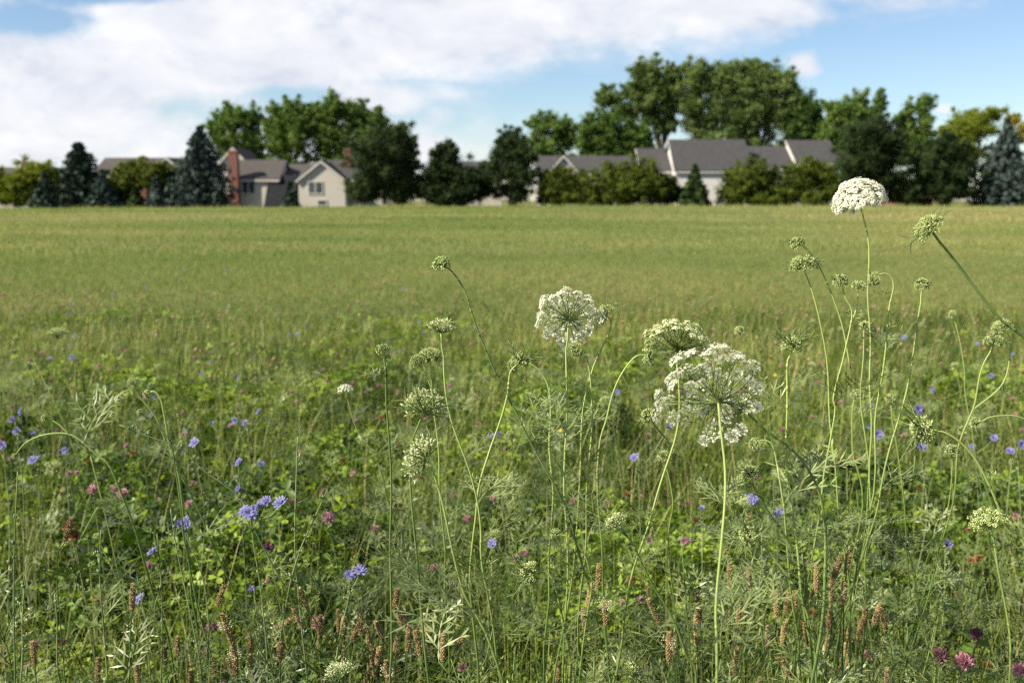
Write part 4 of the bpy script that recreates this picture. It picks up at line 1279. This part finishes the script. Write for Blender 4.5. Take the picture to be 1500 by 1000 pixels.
def trees():
    D = tree; S = conifer
    # --- left end
    D('shrub', 'yellow green shrub at the left picture edge', 116, 5, [(8, 272, 30, 22), (-20, 268, 30, 24), (20, 288, 26, 16)], 'yellow', cat='shrub', trunk=.1)
    D('shrub', 'taller yellow green shrub left of the dark spruce, a chimney behind it', 119, 58, [(58, 262, 28, 26), (42, 276, 28, 24), (78, 266, 18, 24)], 'yellow', cat='shrub', trunk=.1)
    S('spruce', 'small dark spruce in front of the taller yellow green shrub', 113, 68, 252, 26, 'spruce', 18)
    S('spruce', 'tall dark narrow fir standing third from the left edge', 114, 120, 205, 30, 'spruce', 30, full=1.2, taper=.55, tint=.35)
    S('spruce', 'short grey blue spruce just right of the tall narrow fir', 112, 152, 246, 23, 'blue', 18, tint=.4)
    D('young_tree', 'thin olive young tree before the far left house', 114, 205, [(205, 254, 27, 22), (188, 250, 16, 14), (228, 254, 15, 18), (192, 268, 18, 16), (222, 262, 16, 20)], 'olive', nc=24, tintmean=.6, per=60, trunk=.12, gap=1.0)
    D('shrub', 'grey green shrub between the short grey blue spruce and the thin olive young tree', 115, 175, [(176, 272, 20, 26), (182, 284, 22, 18)], 'olive', cat='shrub', tintmean=.35, trunk=.1)
    S('spruce', 'narrow pale blue spruce right of the thin olive young tree', 112, 229, 258, 14, 'blue', 16, tint=.6)
    S('spruce', 'low dark conifer at the foot of the thin olive young tree', 112, 200, 272, 15, 'pine', 14)
    D('shrub', 'tan leaved shrub beside the big blue spruce', 116, 250, [(248, 268, 18, 30), (238, 284, 20, 18), (256, 284, 16, 18)], 'olive', cat='shrub', tintmean=.8, trunk=.1)
    S('spruce', 'big broad blue spruce left of the brick chimney', 113, 297, 182, 42, 'blue', 34, full=1.25, tint=.34, taper=.75)
    # --- behind the left houses
    D('cottonwood', 'tall loose deciduous tree behind the brick chimney', 150, 342, [(318, 190, 16, 28), (342, 175, 20, 27), (368, 178, 16, 24), (340, 210, 38, 22), (374, 212, 14, 24), (345, 232, 42, 14)], 'green', size=.5, nc=24, trunk=.35, tintmean=.6)
    D('cottonwood', 'tall leafy tree left of the broad tree row behind the gabled house', 150, 415, [(405, 178, 20, 26), (430, 168, 20, 24), (412, 208, 26, 26), (440, 200, 22, 30), (453, 182, 17, 26), (420, 234, 40, 14)], 'green', size=.5, nc=26, trunk=.35, tintmean=.58)
    D('cottonwood', 'highest leafy tree above the gabled house', 151, 478, [(462, 172, 20, 28), (488, 166, 20, 26), (515, 170, 22, 28), (480, 206, 30, 28), (508, 212, 28, 28), (536, 184, 19, 26), (490, 234, 46, 14)], 'green', size=.5, nc=26, trunk=.35, tintmean=.52)
    D('cottonwood', 'green tree rising behind the big dark pine on the left', 147, 562, [(556, 184, 13, 26), (542, 208, 22, 26), (585, 204, 20, 26)], 'green', size=.5, nc=24, trunk=.3, tintmean=.42)
    S('spruce', 'small green spruce between the gabled house and the brick chimney house', 112, 426, 264, 13, 'spruce', 16, tint=.62)
    D('pine', 'big dark rounded pine right of the gabled house', 113, 563, [(572, 215, 34, 32), (545, 234, 38, 36), (590, 236, 22, 34), (560, 262, 46, 34), (532, 280, 28, 20), (588, 275, 26, 26)], 'pine', size=.36, nc=34, per=85, trunk=.3)
    D('young_tree', 'bright yellow sapling glowing between two dark pines', 124, 604, [(606, 242, 9, 7), (600, 270, 8, 18)], 'yellow', nc=14, tintmean=.9, trunk=.06)
    D('pine', 'dark broad pine with a pointed top, left of the centre', 113, 655, [(653, 228, 18, 22), (655, 252, 34, 30), (640, 276, 32, 26), (678, 274, 30, 28), (660, 286, 46, 20)], 'pine', size=.36, nc=34, per=85, trunk=.3, tintmean=.36)
    D('pine', 'dark open pine with sky gaps at the picture centre', 113, 747, [(748, 204, 20, 16), (738, 225, 24, 24), (766, 228, 20, 24), (730, 252, 24, 22), (765, 258, 24, 26), (748, 282, 36, 22)], 'pine', size=.34, nc=28, per=70, trunk=.28, tintmean=.4, gap=.9)
    D('shrub', 'low dark bush between the two central pines', 116, 702, [(704, 270, 16, 28)], 'pine', cat='shrub', trunk=.08, tintmean=.5)
    # --- behind the middle houses
    D('cottonwood', 'loose green tree behind the long grey roof', 150, 800, [(790, 184, 18, 20), (815, 186, 18, 22), (800, 212, 30, 22), (832, 202, 18, 26), (806, 228, 44, 14)], 'green', size=.5, nc=20, tintmean=.6, trunk=.3, gap=.85)
    D('maple', 'dense rounded green tree in front of the open tall tree', 145, 893, [(862, 200, 20, 32), (890, 190, 30, 34), (925, 202, 28, 26), (895, 214, 50, 20), (936, 214, 20, 14), (890, 232, 60, 12)], 'green', size=.5, nc=32, trunk=.4, tintmean=.42)
    D('cottonwood', 'tall open crowned tree with sky between its limbs', 155, 972, [(950, 108, 30, 24), (930, 132, 22, 20), (972, 128, 26, 26), (892, 142, 22, 18), (915, 165, 26, 20), (960, 165, 24, 22), (985, 110, 14, 20), (940, 150, 30, 22), (985, 150, 16, 26), (978, 185, 18, 16)], 'pale', size=.5, nc=26, trunk=.45, clump=.26, tintmean=.42, gap=.9)
    D('cottonwood', 'tall broad pale tree behind the big grey roofed house', 154, 1035, [(1020, 118, 26, 26), (1048, 122, 24, 26), (1010, 148, 24, 26), (1030, 180, 30, 26), (1055, 160, 28, 34), (1040, 206, 46, 16)], 'pale', size=.5, nc=28, trunk=.5, tintmean=.5)
    D('cottonwood', 'largest grey green tree, highest on the right side', 153, 1110, [(1085, 116, 26, 28), (1112, 110, 26, 22), (1140, 122, 26, 28), (1100, 150, 40, 34), (1135, 165, 34, 36), (1085, 185, 34, 28), (1160, 150, 18, 26), (1110, 212, 50, 16)], 'pale', size=.5, nc=32, trunk=.55, tintmean=.52)
    D('maple', 'dark green tree right of the largest grey green tree', 152, 1175, [(1180, 165, 24, 32), (1160, 195, 28, 24), (1195, 195, 16, 28), (1180, 222, 34, 14)], 'green', size=.5, nc=28, trunk=.4, tintmean=.2)
    # --- hedge row in front of the middle houses
    D('shrub', 'olive yellow shrub before the left end of the long grey roof', 113, 832, [(830, 264, 26, 22), (845, 274, 30, 26), (815, 278, 22, 24), (834, 292, 46, 16)], 'olive', cat='shrub', nc=26, tintmean=.36, trunk=.12)
    D('shrub', 'broad olive shrub before the middle of the long grey roof', 113, 905, [(898, 262, 30, 24), (930, 264, 32, 26), (955, 274, 28, 28), (905, 280, 42, 22), (920, 292, 66, 16)], 'olive', cat='shrub', nc=30, tintmean=.36, trunk=.12)
    S('spruce', 'small dark spruce against the pale wall of the big house', 111, 1017, 240, 26, 'pine', 20, tint=.5)
    D('shrub', 'dark low bush left of the small spruce by the big house', 114, 985, [(982, 280, 20, 22)], 'pine', cat='shrub', trunk=.1, tintmean=.45)
    D('shrub', 'olive shrub right of the pale wall of the big house', 113, 1092, [(1085, 266, 28, 30), (1108, 262, 26, 28), (1078, 284, 28, 20), (1120, 280, 28, 24), (1100, 292, 56, 16)], 'olive', cat='shrub', nc=26, tintmean=.38, trunk=.12)
    D('shrub', 'olive shrub under the white gabled house', 114, 1180, [(1165, 264, 28, 26), (1195, 256, 26, 26), (1150, 282, 26, 22), (1205, 280, 28, 24), (1184, 292, 58, 16)], 'olive', cat='shrub', nc=26, trunk=.12, tintmean=.36)
    D('shrub', 'dark bush at the foot of the centre pine', 115, 795, [(800, 282, 16, 22)], 'pine', cat='shrub', trunk=.08, tintmean=.5)
    # --- right end
    D('cottonwood', 'green tree with two raised tops behind the big right pine', 140, 1258, [(1262, 152, 13, 22), (1226, 168, 22, 26), (1288, 150, 8, 18), (1250, 178, 30, 24), (1282, 182, 18, 22), (1222, 200, 22, 24), (1235, 226, 34, 18)], 'green', size=.45, nc=24, trunk=.3, tintmean=.6)
    D('pine', 'largest dark pine, right of the white gabled house', 112, 1282, [(1275, 200, 40, 34), (1255, 235, 32, 40), (1300, 232, 38, 40), (1280, 268, 56, 34), (1250, 284, 28, 20), (1322, 280, 24, 24)], 'pine', size=.36, nc=36, per=90, trunk=.35, tintmean=.42)
    D('poplar', 'slim pale green tree rising between the two dark right pines', 142, 1340, [(1325, 172, 14, 24), (1356, 164, 14, 28), (1340, 195, 24, 30), (1352, 205, 18, 26), (1342, 232, 34, 26)], 'green', size=.45, nc=22, trunk=.25, tintmean=.65)
    D('pine', 'round topped dark pine second from the right end', 112, 1384, [(1384, 228, 30, 28), (1365, 255, 30, 34), (1402, 256, 28, 36), (1384, 280, 46, 24)], 'pine', size=.36, nc=34, per=90, trunk=.3, tintmean=.34)
    D('willow', 'bright yellow green tree behind the right hand spruces', 132, 1425, [(1410, 188, 30, 26), (1440, 182, 30, 24), (1395, 208, 26, 22), (1428, 222, 34, 32)], 'yellow', size=.45, nc=28, trunk=.3, tintmean=.42)
    D('young_tree', 'small orange yellow tree top behind the blue spruce at the right', 140, 1482, [(1484, 176, 11, 9), (1496, 196, 12, 18)], 'orange', nc=16, trunk=.2, tintmean=.4)
    S('spruce', 'tall blue grey spruce near the right picture edge', 112, 1468, 170, 46, 'blue', 34, full=1.2, tint=.42, taper=.9)
    S('spruce', 'blue grey spruce cut by the right picture edge', 113, 1512, 205, 36, 'blue', 28, full=1.1, tint=.48)
    # --- outside the frame but close to it
    D('shrub', 'olive shrub just beyond the left picture edge', 117, -60, [(-60, 272, 40, 28)], 'olive', cat='shrub', trunk=.1)
    D('pine', 'dark pine just beyond the right picture edge', 114, 1580, [(1580, 230, 40, 60)], 'pine', trunk=.3)
trees()

# ------------------------------------------------------------------ houses
M['beige'] = sidingmat('beige siding', (.47, .44, .40))
M['tan'] = sidingmat('tan siding', (.50, .42, .29))
M['white'] = sidingmat('white siding', (.60, .59, .58))
M['grey'] = sidingmat('pale grey siding', (.40, .39, .39))
M['trim'] = noisemat('white trim', (.44, .42, .39), (.52, .50, .47), 2, .6)
M['roof'] = noisemat('grey shingles', (.034, .034, .036), (.056, .056, .059), 2.2, .9, (1, 1, 3), .3)
M['roofb'] = noisemat('brown grey shingles', (.046, .042, .041), (.070, .064, .062), 2.2, .9, (1, 1, 3), .3)
M['roofd'] = noisemat('shade darkened shingles', (.008, .009, .012), (.017, .018, .023), 2.2, .9, (1, 1, 3), .3)  # shadow on the lean-to roof is put into this near-black colour
M['brick'] = brickmat('red brick', (.13, .028, .016), (.18, .042, .024), (.17, .12, .10), .24, .08)
M['cap'] = noisemat('stone cap', (.25, .24, .22), (.38, .36, .33), 3, .8)

def glassmat():
    m, N, L = newmat('window glass')
    out = N.new('ShaderNodeOutputMaterial'); bs = N.new('ShaderNodeBsdfPrincipled')
    bs.inputs['Base Color'].default_value = (.05, .06, .075, 1); bs.inputs['Roughness'].default_value = .08
    bs.inputs['Specular IOR Level'].default_value = .5
    L.new(bs.outputs[0], out.inputs[0]); return m
M['glass'] = glassmat()

class House:
    def __init__(s, label, cx, Y, name='house'):
        p = P(cx, 300, Y); s.b = Vector((p.x, Y, zgf(p.x, Y)))
        s.root = thing(name, label, 'house', s.b)
    def X(s, x, Y): return P(x, 300, Y).x - s.b.x
    def Z(s, y, Y): return P(750, y, Y).z - s.b.z
    def block(s, x0, x1, yeave, yridge, Y, D, ridge, wall='beige', roof='roof', over=.28):
        """one gabled volume; ridge 'x' runs across the view, 'y' points at it"""
        a, b = s.X(x0, Y), s.X(x1, Y); y0 = Y - s.b.y; y1 = y0 + D
        ze = s.Z(yeave, Y); zr = s.Z(yridge, Y + (D / 2 if ridge == 'x' else 0))
        mb = MB(); z0 = -.3
        if ridge == 'x':
            m = (y0 + y1) / 2
            vs = [(a, y0, z0), (b, y0, z0), (b, y1, z0), (a, y1, z0), (a, y0, ze), (b, y0, ze), (b, y1, ze), (a, y1, ze), (a, m, zr - .05), (b, m, zr - .05)]
            mb.add(vs, [(0, 1, 5, 4), (2, 3, 7, 6), (1, 2, 6, 9, 5), (3, 0, 4, 8, 7)])
        else:
            m = (a + b) / 2
            vs = [(a, y0, z0), (b, y0, z0), (b, y1, z0), (a, y1, z0), (a, y0, ze), (b, y0, ze), (b, y1, ze), (a, y1, ze), (m, y0, zr - .05), (m, y1, zr - .05)]
            mb.add(vs, [(0, 1, 5, 8, 4), (2, 3, 7, 9, 6), (1, 2, 6, 5), (3, 0, 4, 7)])
        obj('wall', mb.mesh('wall', M[wall], False), s.root)
        # roof: two slabs with thickness and overhang
        rb = MB(); fb = MB(); th = .16
        def slab(e0, e1, r0, r1):
            e0, e1, r0, r1 = map(Vector, (e0, e1, r0, r1)); n = (e1 - e0).cross(r0 - e0).normalized()
            if n.z < 0: n = -n
            t = n * th
            rb.add([e0, e1, r1, r0, e0 + t, e1 + t, r1 + t, r0 + t], [(0, 3, 2, 1), (4, 5, 6, 7), (0, 1, 5, 4), (1, 2, 6, 5), (2, 3, 7, 6), (3, 0, 4, 7)])
        g = .012
        if ridge == 'x':
            k = (zr - ze) / (m - y0); dz = k * over
            slab((a - over, y0 - over, ze - dz + g), (b + over, y0 - over, ze - dz + g), (a - over, m, zr + g), (b + over, m, zr + g))
            slab((a - over, y1 + over, ze - dz + g), (b + over, y1 + over, ze - dz + g), (a - over, m, zr + g), (b + over, m, zr + g))
            fb.box(a - over + .02, b + over - .02, y0 - over - .03, y0 - over - .003, ze - dz - .16, ze - dz + .10)
            for xx in (a - over - .033, b + over + .003):
                v = [(xx, y0 - over, ze - dz - .12), (xx, m, zr - .12), (xx, m, zr + .14), (xx, y0 - over, ze - dz + .14)]
                w = [(p[0] + .03, p[1], p[2]) for p in v]
                fb.add(v + w, [(0, 1, 2, 3), (7, 6, 5, 4), (0, 3, 7, 4), (1, 5, 6, 2), (2, 6, 7, 3), (0, 4, 5, 1)])
        else:
            k = (zr - ze) / (m - a); dz = k * over
            for sx, ex in ((a - over, a), (b + over, b)):
                slab((sx, y0 - over, ze - dz + g), (sx, y1 + over * .2, ze - dz + g), (m, y0 - over, zr + g), (m, y1 + over * .2, zr + g))
                yy = y0 - over - .033
                v = [(sx, yy, ze - dz - .14), (m, yy, zr - .14), (m, yy, zr + .13), (sx, yy, ze - dz + .13)]
                w = [(p[0], p[1] + .03, p[2]) for p in v]
                fb.add(v + w, [(0, 1, 2, 3), (7, 6, 5, 4), (0, 3, 7, 4), (1, 5, 6, 2), (2, 6, 7, 3), (0, 4, 5, 1)])
        obj('roof', rb.mesh('roof', M[roof], False), s.root)
        obj('fascia', fb.mesh('fascia', M['trim'], False), s.root)
        return y0
    def window(s, x0, x1, yt, yb, Y, split=True):
        a, b, t, o = s.X(x0, Y), s.X(x1, Y), s.Z(yt, Y), s.Z(yb, Y); y = Y - s.b.y
        mb = MB(); w = .11; d = .07
        mb.box(a - w, b + w, y - d, y - .003, t, t + w); mb.box(a - w, b + w, y - d - .02, y - .003, o - w, o)
        mb.box(a - w, a, y - d, y - .003, o, t); mb.box(b, b + w, y - d, y - .003, o, t)
        if split:
            m = (a + b) / 2; mb.box(m - .05, m + .05, y - d, y - .003, o, t)
        f = obj('window', mb.mesh('window', M['trim'], False), s.root)
        pm = MB(); pm.box(a + .004, b - .004, y - .025, y - .006, o + .004, t - .004)
        if split:
            pm = MB(); pm.box(a + .004, m - .054, y - .025, y - .006, o + .004, t - .004); pm.box(m + .054, b - .004, y - .025, y - .006, o + .004, t - .004)
        obj('pane', pm.mesh('pane', M['glass'], False), f)
    def chimney(s, x0, x1, yt, Y, D=1.0, yb=None):
        a, b, t = s.X(x0, Y), s.X(x1, Y), s.Z(yt, Y); y = Y - s.b.y
        z0 = -.3 if yb is None else s.Z(yb, Y)
        mb = MB(); mb.box(a, b, y, y + D, z0, t - .22); mb.box(a - .06, b + .06, y - .06, y + D + .06, t - .22, t)
        c = obj('chimney', mb.mesh('chimney', M['brick'], False), s.root)
        k = MB(); k.box(a + .1, b - .1, y + .12, y + D - .12, t + .002, t + .1)
        obj('chimney_cap', k.mesh('chimney_cap', M['cap'], False), c)

def houses():
    h = House('low house mostly hidden by yellow shrubs, small red chimney, far left', 20, 128)
    h.block(-40, 66, 262, 247, 128, 8, 'x', 'beige', 'roofb'); h.chimney(36, 42, 237, 130, .8, 250)
    h = House('tan house behind the thin olive young tree and small spruces', 200, 124)
    h.block(140, 262, 256, 233, 124, 9, 'x', 'beige', 'roofb')
    h.block(228, 268, 250, 232, 122.6, 5, 'y', 'tan', 'roofb')
    h.chimney(208, 216, 230, 122.8, .9); h.window(242, 256, 262, 280, 122.6)
    h.window(192, 203, 266, 282, 124)
    h = House('beige house with a tall red brick chimney on its front wall', 365, 122)
    h.block(321, 368, 243, 217, 129, 8, 'y', 'beige', 'roofb')
    h.block(336, 408, 262, 236, 122, 8, 'x', 'beige', 'roofb'); h.window(356, 374, 266, 283, 122)
    h.block(390, 424, 301, 258, 120, 6, 'x', 'beige', 'roofd', .25)
    h.chimney(337, 349.5, 221, 120.9, 1.05)
    h = House('beige house with a front gable and one window, dark roof wing behind', 472, 121)
    h.block(406, 452, 262, 242, 125.2, 7, 'x', 'beige', 'roofb')
    h.block(438, 506, 264, 237, 121, 9, 'y', 'beige', 'roofd'); h.window(453, 473, 267, 283, 121); h.window(466, 478, 294, 300, 121, False)
    h.block(476, 560, 262, 236, 124, 8, 'x', 'beige', 'roof'); h.chimney(506, 515, 219, 126, .8, 245)
    h = House('low grey roof showing between the two central dark pines', 705, 128)
    h.block(672, 735, 256, 238, 128, 9, 'x', 'beige', 'roof')
    h = House('long low grey roofed house behind the olive hedge', 880, 126)
    h.block(787, 950, 254, 230, 126, 10, 'x', 'grey', 'roof'); h.block(806, 844, 250, 229, 124.5, 6, 'y', 'grey', 'roof')
    h.block(940, 986, 250, 219, 127, 10, 'x', 'grey', 'roof')
    h = House('tall house with a big plain grey roof and a white gable end', 1040, 124)
    h.block(989, 1098, 249, 206, 124, 10, 'x', 'white', 'roof'); h.window(1062, 1074, 256, 272, 124)
    h = House('small low grey roofed house between the tall house and the white gable', 1125, 127)
    h.block(1098, 1162, 246, 216, 127, 10, 'x', 'grey', 'roof')
    h = House('house with a white gable end above the olive shrub', 1192, 126)
    h.block(1166, 1226, 238, 207, 126, 10, 'x', 'white', 'roof'); h.window(1168, 1176, 246, 254, 126, False)
    h = House('low brick garage glimpsed under the largest dark pine', 1340, 118, 'garage')
    h.block(1312, 1366, 286, 268, 118, 6, 'x', 'brick', 'roofd')
    a, b = h.X(1318, 118), h.X(1336, 118)
    mb = MB(); y = 118 - h.b.y
    for k in range(4):
        mb.box(a, b, y - .06, y - .003, .02 + k * .53, .52 + k * .53)
    obj('garage_door', mb.mesh('garage_door', M['trim'], False), h.root)
houses()

# ------------------------------------------------------------------ sky and sun
SUN_AZ = 113      # degrees to the left of the view direction
SUN_EL = 40
az = rad(SUN_AZ); el = rad(SUN_EL)
sd = Vector((-math.sin(az) * math.cos(el), math.cos(az) * math.cos(el), math.sin(el)))
sl = bpy.data.lights.new('sun', 'SUN'); sl.energy = 5.0; sl.angle = rad(.53); sl.color = (1, .90, .72)
so = bpy.data.objects.new('sun', sl); COL.objects.link(so)
so.rotation_euler = sd.to_track_quat('Z', 'Y').to_euler()
so.location = (0, 0, 50)

def build_world():
    w = bpy.data.worlds.new('World'); sc.world = w; w.use_nodes = True
    N = w.node_tree.nodes; L = w.node_tree.links; N.clear()
    out = N.new('ShaderNodeOutputWorld'); bg = N.new('ShaderNodeBackground')
    sky = N.new('ShaderNodeTexSky'); sky.sky_type = 'NISHITA'; sky.sun_disc = False
    sky.sun_elevation = el; sky.sun_rotation = -az
    sky.altitude = 200; sky.air_density = 1.0; sky.dust_density = .3; sky.ozone_density = 3.0
    tc = N.new('ShaderNodeTexCoord'); sp = N.new('ShaderNodeSeparateXYZ'); L.new(tc.outputs['Generated'], sp.inputs[0])
    def m(op, a, b=None, clamp=False, c=None):
        n = N.new('ShaderNodeMath'); n.operation = op; n.use_clamp = clamp
        for i, v in enumerate((a, b, c)):
            if v is None: continue
            if isinstance(v, (int, float)): n.inputs[i].default_value = v
            else: L.new(v, n.inputs[i])
        return n.outputs[0]
    yc = m('MAXIMUM', sp.outputs[1], .15)
    u = m('DIVIDE', sp.outputs[0], yc); v = m('DIVIDE', sp.outputs[2], yc)
    def uv(x, y):
        d = fw + Vector((1, 0, 0)) * ((x - 750) / F) + up * ((500 - y) / F)
        return d.x / d.y, d.z / d.y
    def blob(x, y, rx, ry):
        cu, cv = uv(x, y)
        a = m('DIVIDE', m('SUBTRACT', u, cu), rx / F); b = m('DIVIDE', m('SUBTRACT', v, cv), ry / F)
        d = m('ADD', m('MULTIPLY', a, a), m('MULTIPLY', b, b))
        return m('POWER', 2.718, m('MULTIPLY', d, -1.0))
    # noise in (u, v)
    cv_ = N.new('ShaderNodeCombineXYZ'); L.new(u, cv_.inputs[0]); L.new(m('MULTIPLY', v, 1.9), cv_.inputs[1])
    def noise(scale, det, rough, off, dist=0):
        mp = N.new('ShaderNodeMapping'); mp.inputs['Location'].default_value = off
        L.new(cv_.outputs[0], mp.inputs[0])
        n = N.new('ShaderNodeTexNoise'); n.inputs['Scale'].default_value = scale; n.inputs['Detail'].default_value = det
        n.inputs['Roughness'].default_value = rough; n.inputs['Distortion'].default_value = dist
        L.new(mp.outputs[0], n.inputs['Vector']); return n.outputs['Fac']
    n1 = noise(8, 8, .60, (3.1, 1.7, 0), .35); n2 = noise(19, 6, .58, (8.2, 4.1, 0)); n3 = noise(8, 8, .60, (1.3, 9.1, 0), .6); n4 = noise(34, 4, .55, (2.2, 6.3, 0))
    # upper bank: everything above a slanting edge
    (u0, v0), (u1, v1) = uv(640, 122), uv(1370, -6)
    k = (v1 - v0) / (u1 - u0)
    line = m('SUBTRACT', m('SUBTRACT', v, v0), m('MULTIPLY', m('SUBTRACT', u, u0), k))
    bank = m('MULTIPLY', line, 24.0)                     # >0 inside
    bank = m('MINIMUM', m('MAXIMUM', bank, -1.2), .8)
    # lower left bank
    low = None
    for (x, y, rx, ry, s) in ((80, 180, 260, 90, 1.25), (330, 240, 300, 70, 1.15), (600, 225, 110, 60, 1.0), (560, 140, 170, 34, 1.0), (300, 100, 330, 60, 1.2),
                              (645, 168, 36, 26, .9), (0, 90, 220, 60, 1.1), (680, 195, 60, 50, .55), (760, 165, 60, 30, .25)):
        b = m('MULTIPLY', blob(x, y, rx, ry), s)
        low = b if low is None else m('MAXIMUM', low, b)
    low = m('MULTIPLY_ADD', low, 1.7, c=-1.0)
    B = m('MAXIMUM', bank, low)
    for (x, y, rx, ry, s) in ((440, 138, 80, 12, .75), (262, 158, 40, 18, .6), (40, 28, 120, 24, 1.9), (150, -4, 130, 12, 1.5), (330, 178, 40, 16, .6)):
        B = m('SUBTRACT', B, m('MULTIPLY', blob(x, y, rx, ry), s))
    puff = m('MAXIMUM', m('MULTIPLY', blob(1178, 94, 34, 22), 1.9), m('MULTIPLY', blob(1382, 160, 16, 9), 1.4))
    puff = m('MAXIMUM', puff, m('MULTIPLY', blob(1372, 90, 14, 8), .55))
    B = m('MAXIMUM', B, m('ADD', puff, -1.0))
    den = m('ADD', B, m('MULTIPLY', m('SUBTRACT', n1, .5), 2.6))
    den = m('ADD', den, m('MULTIPLY', m('SUBTRACT', n2, .5), 1.0))
    den = m('ADD', den, m('MULTIPLY', m('SUBTRACT', n4, .5), .5))
    mr = N.new('ShaderNodeMapRange'); mr.interpolation_type = 'SMOOTHSTEP'
    mr.inputs[1].default_value = -.55; mr.inputs[2].default_value = .62
    L.new(den, mr.inputs[0])
    # thin clouds elsewhere around the sky
    front = m('GREATER_THAN', sp.outputs[1], .15)
    mb_ = N.new('ShaderNodeTexNoise'); mb_.inputs['Scale'].default_value = 2.5; mb_.inputs['Detail'].default_value = 5
    L.new(tc.outputs['Generated'], mb_.inputs['Vector'])
    bk = N.new('ShaderNodeMapRange'); bk.inputs[1].default_value = .56; bk.inputs[2].default_value = .75; L.new(mb_.outputs['Fac'], bk.inputs[0])
    fac = m('ADD', m('MULTIPLY', mr.outputs[0], front), m('MULTIPLY', bk.outputs[0], m('SUBTRACT', 1.0, front)))
    fac = m('MULTIPLY', fac, .95)
    # cloud body: noise paints lavender grey shading into the white
    sh = m('ADD', m('ADD', m('MULTIPLY', n3, .85), m('MULTIPLY', n2, .28)), m('MULTIPLY', n4, .12))
    rp = N.new('ShaderNodeValToRGB')
    e = rp.color_ramp.elements
    e[0].position = .40; e[0].color = (.60, .65, .78, 1); e[1].position = .74; e[1].color = (.95, .95, .97, 1)
    e2 = e.new(.56); e2.color = (.80, .82, .88, 1)
    L.new(sh, rp.inputs[0])
    # the sky's own strength is far above 1, so the cloud colour is raised to match
    cs = N.new('ShaderNodeVectorMath'); cs.operation = 'SCALE'; cs.inputs[3].default_value = CLOUD
    L.new(rp.outputs[0], cs.inputs[0])
    mx = N.new('ShaderNodeMix'); mx.data_type = 'RGBA'
    L.new(fac, mx.inputs[0]); L.new(sky.outputs[0], mx.inputs[6]); L.new(cs.outputs[0], mx.inputs[7])
    L.new(mx.outputs[2], bg.inputs[0]); bg.inputs[1].default_value = SKYS
    L.new(bg.outputs[0], out.inputs[0])
SKYS = .060
EXPOSURE = 1.26
CLOUD = 1.07 / SKYS / 2 ** EXPOSURE
build_world()

sc.view_settings.view_transform = 'Standard'
try: sc.view_settings.look = 'None'
except Exception: pass
sc.view_settings.exposure = EXPOSURE
sc.view_settings.gamma = 1
sc.view_settings.use_curve_mapping = False
sc.render.engine = 'CYCLES'
c = sc.cycles
c.use_denoising = False
c.pixel_filter_type = 'BLACKMAN_HARRIS'; c.filter_width = 1.35
c.sample_clamp_indirect = 3.0
try:
    c.denoiser = 'OPENIMAGEDENOISE'; c.denoising_input_passes = 'RGB_ALBEDO_NORMAL'
except Exception: pass
c.max_bounces = 6; c.diffuse_bounces = 3; c.glossy_bounces = 2; c.transmission_bounces = 4; c.transparent_max_bounces = 4
c.use_adaptive_sampling = False
c.caustics_reflective = False; c.caustics_refractive = False
sc.render.film_transparent = False
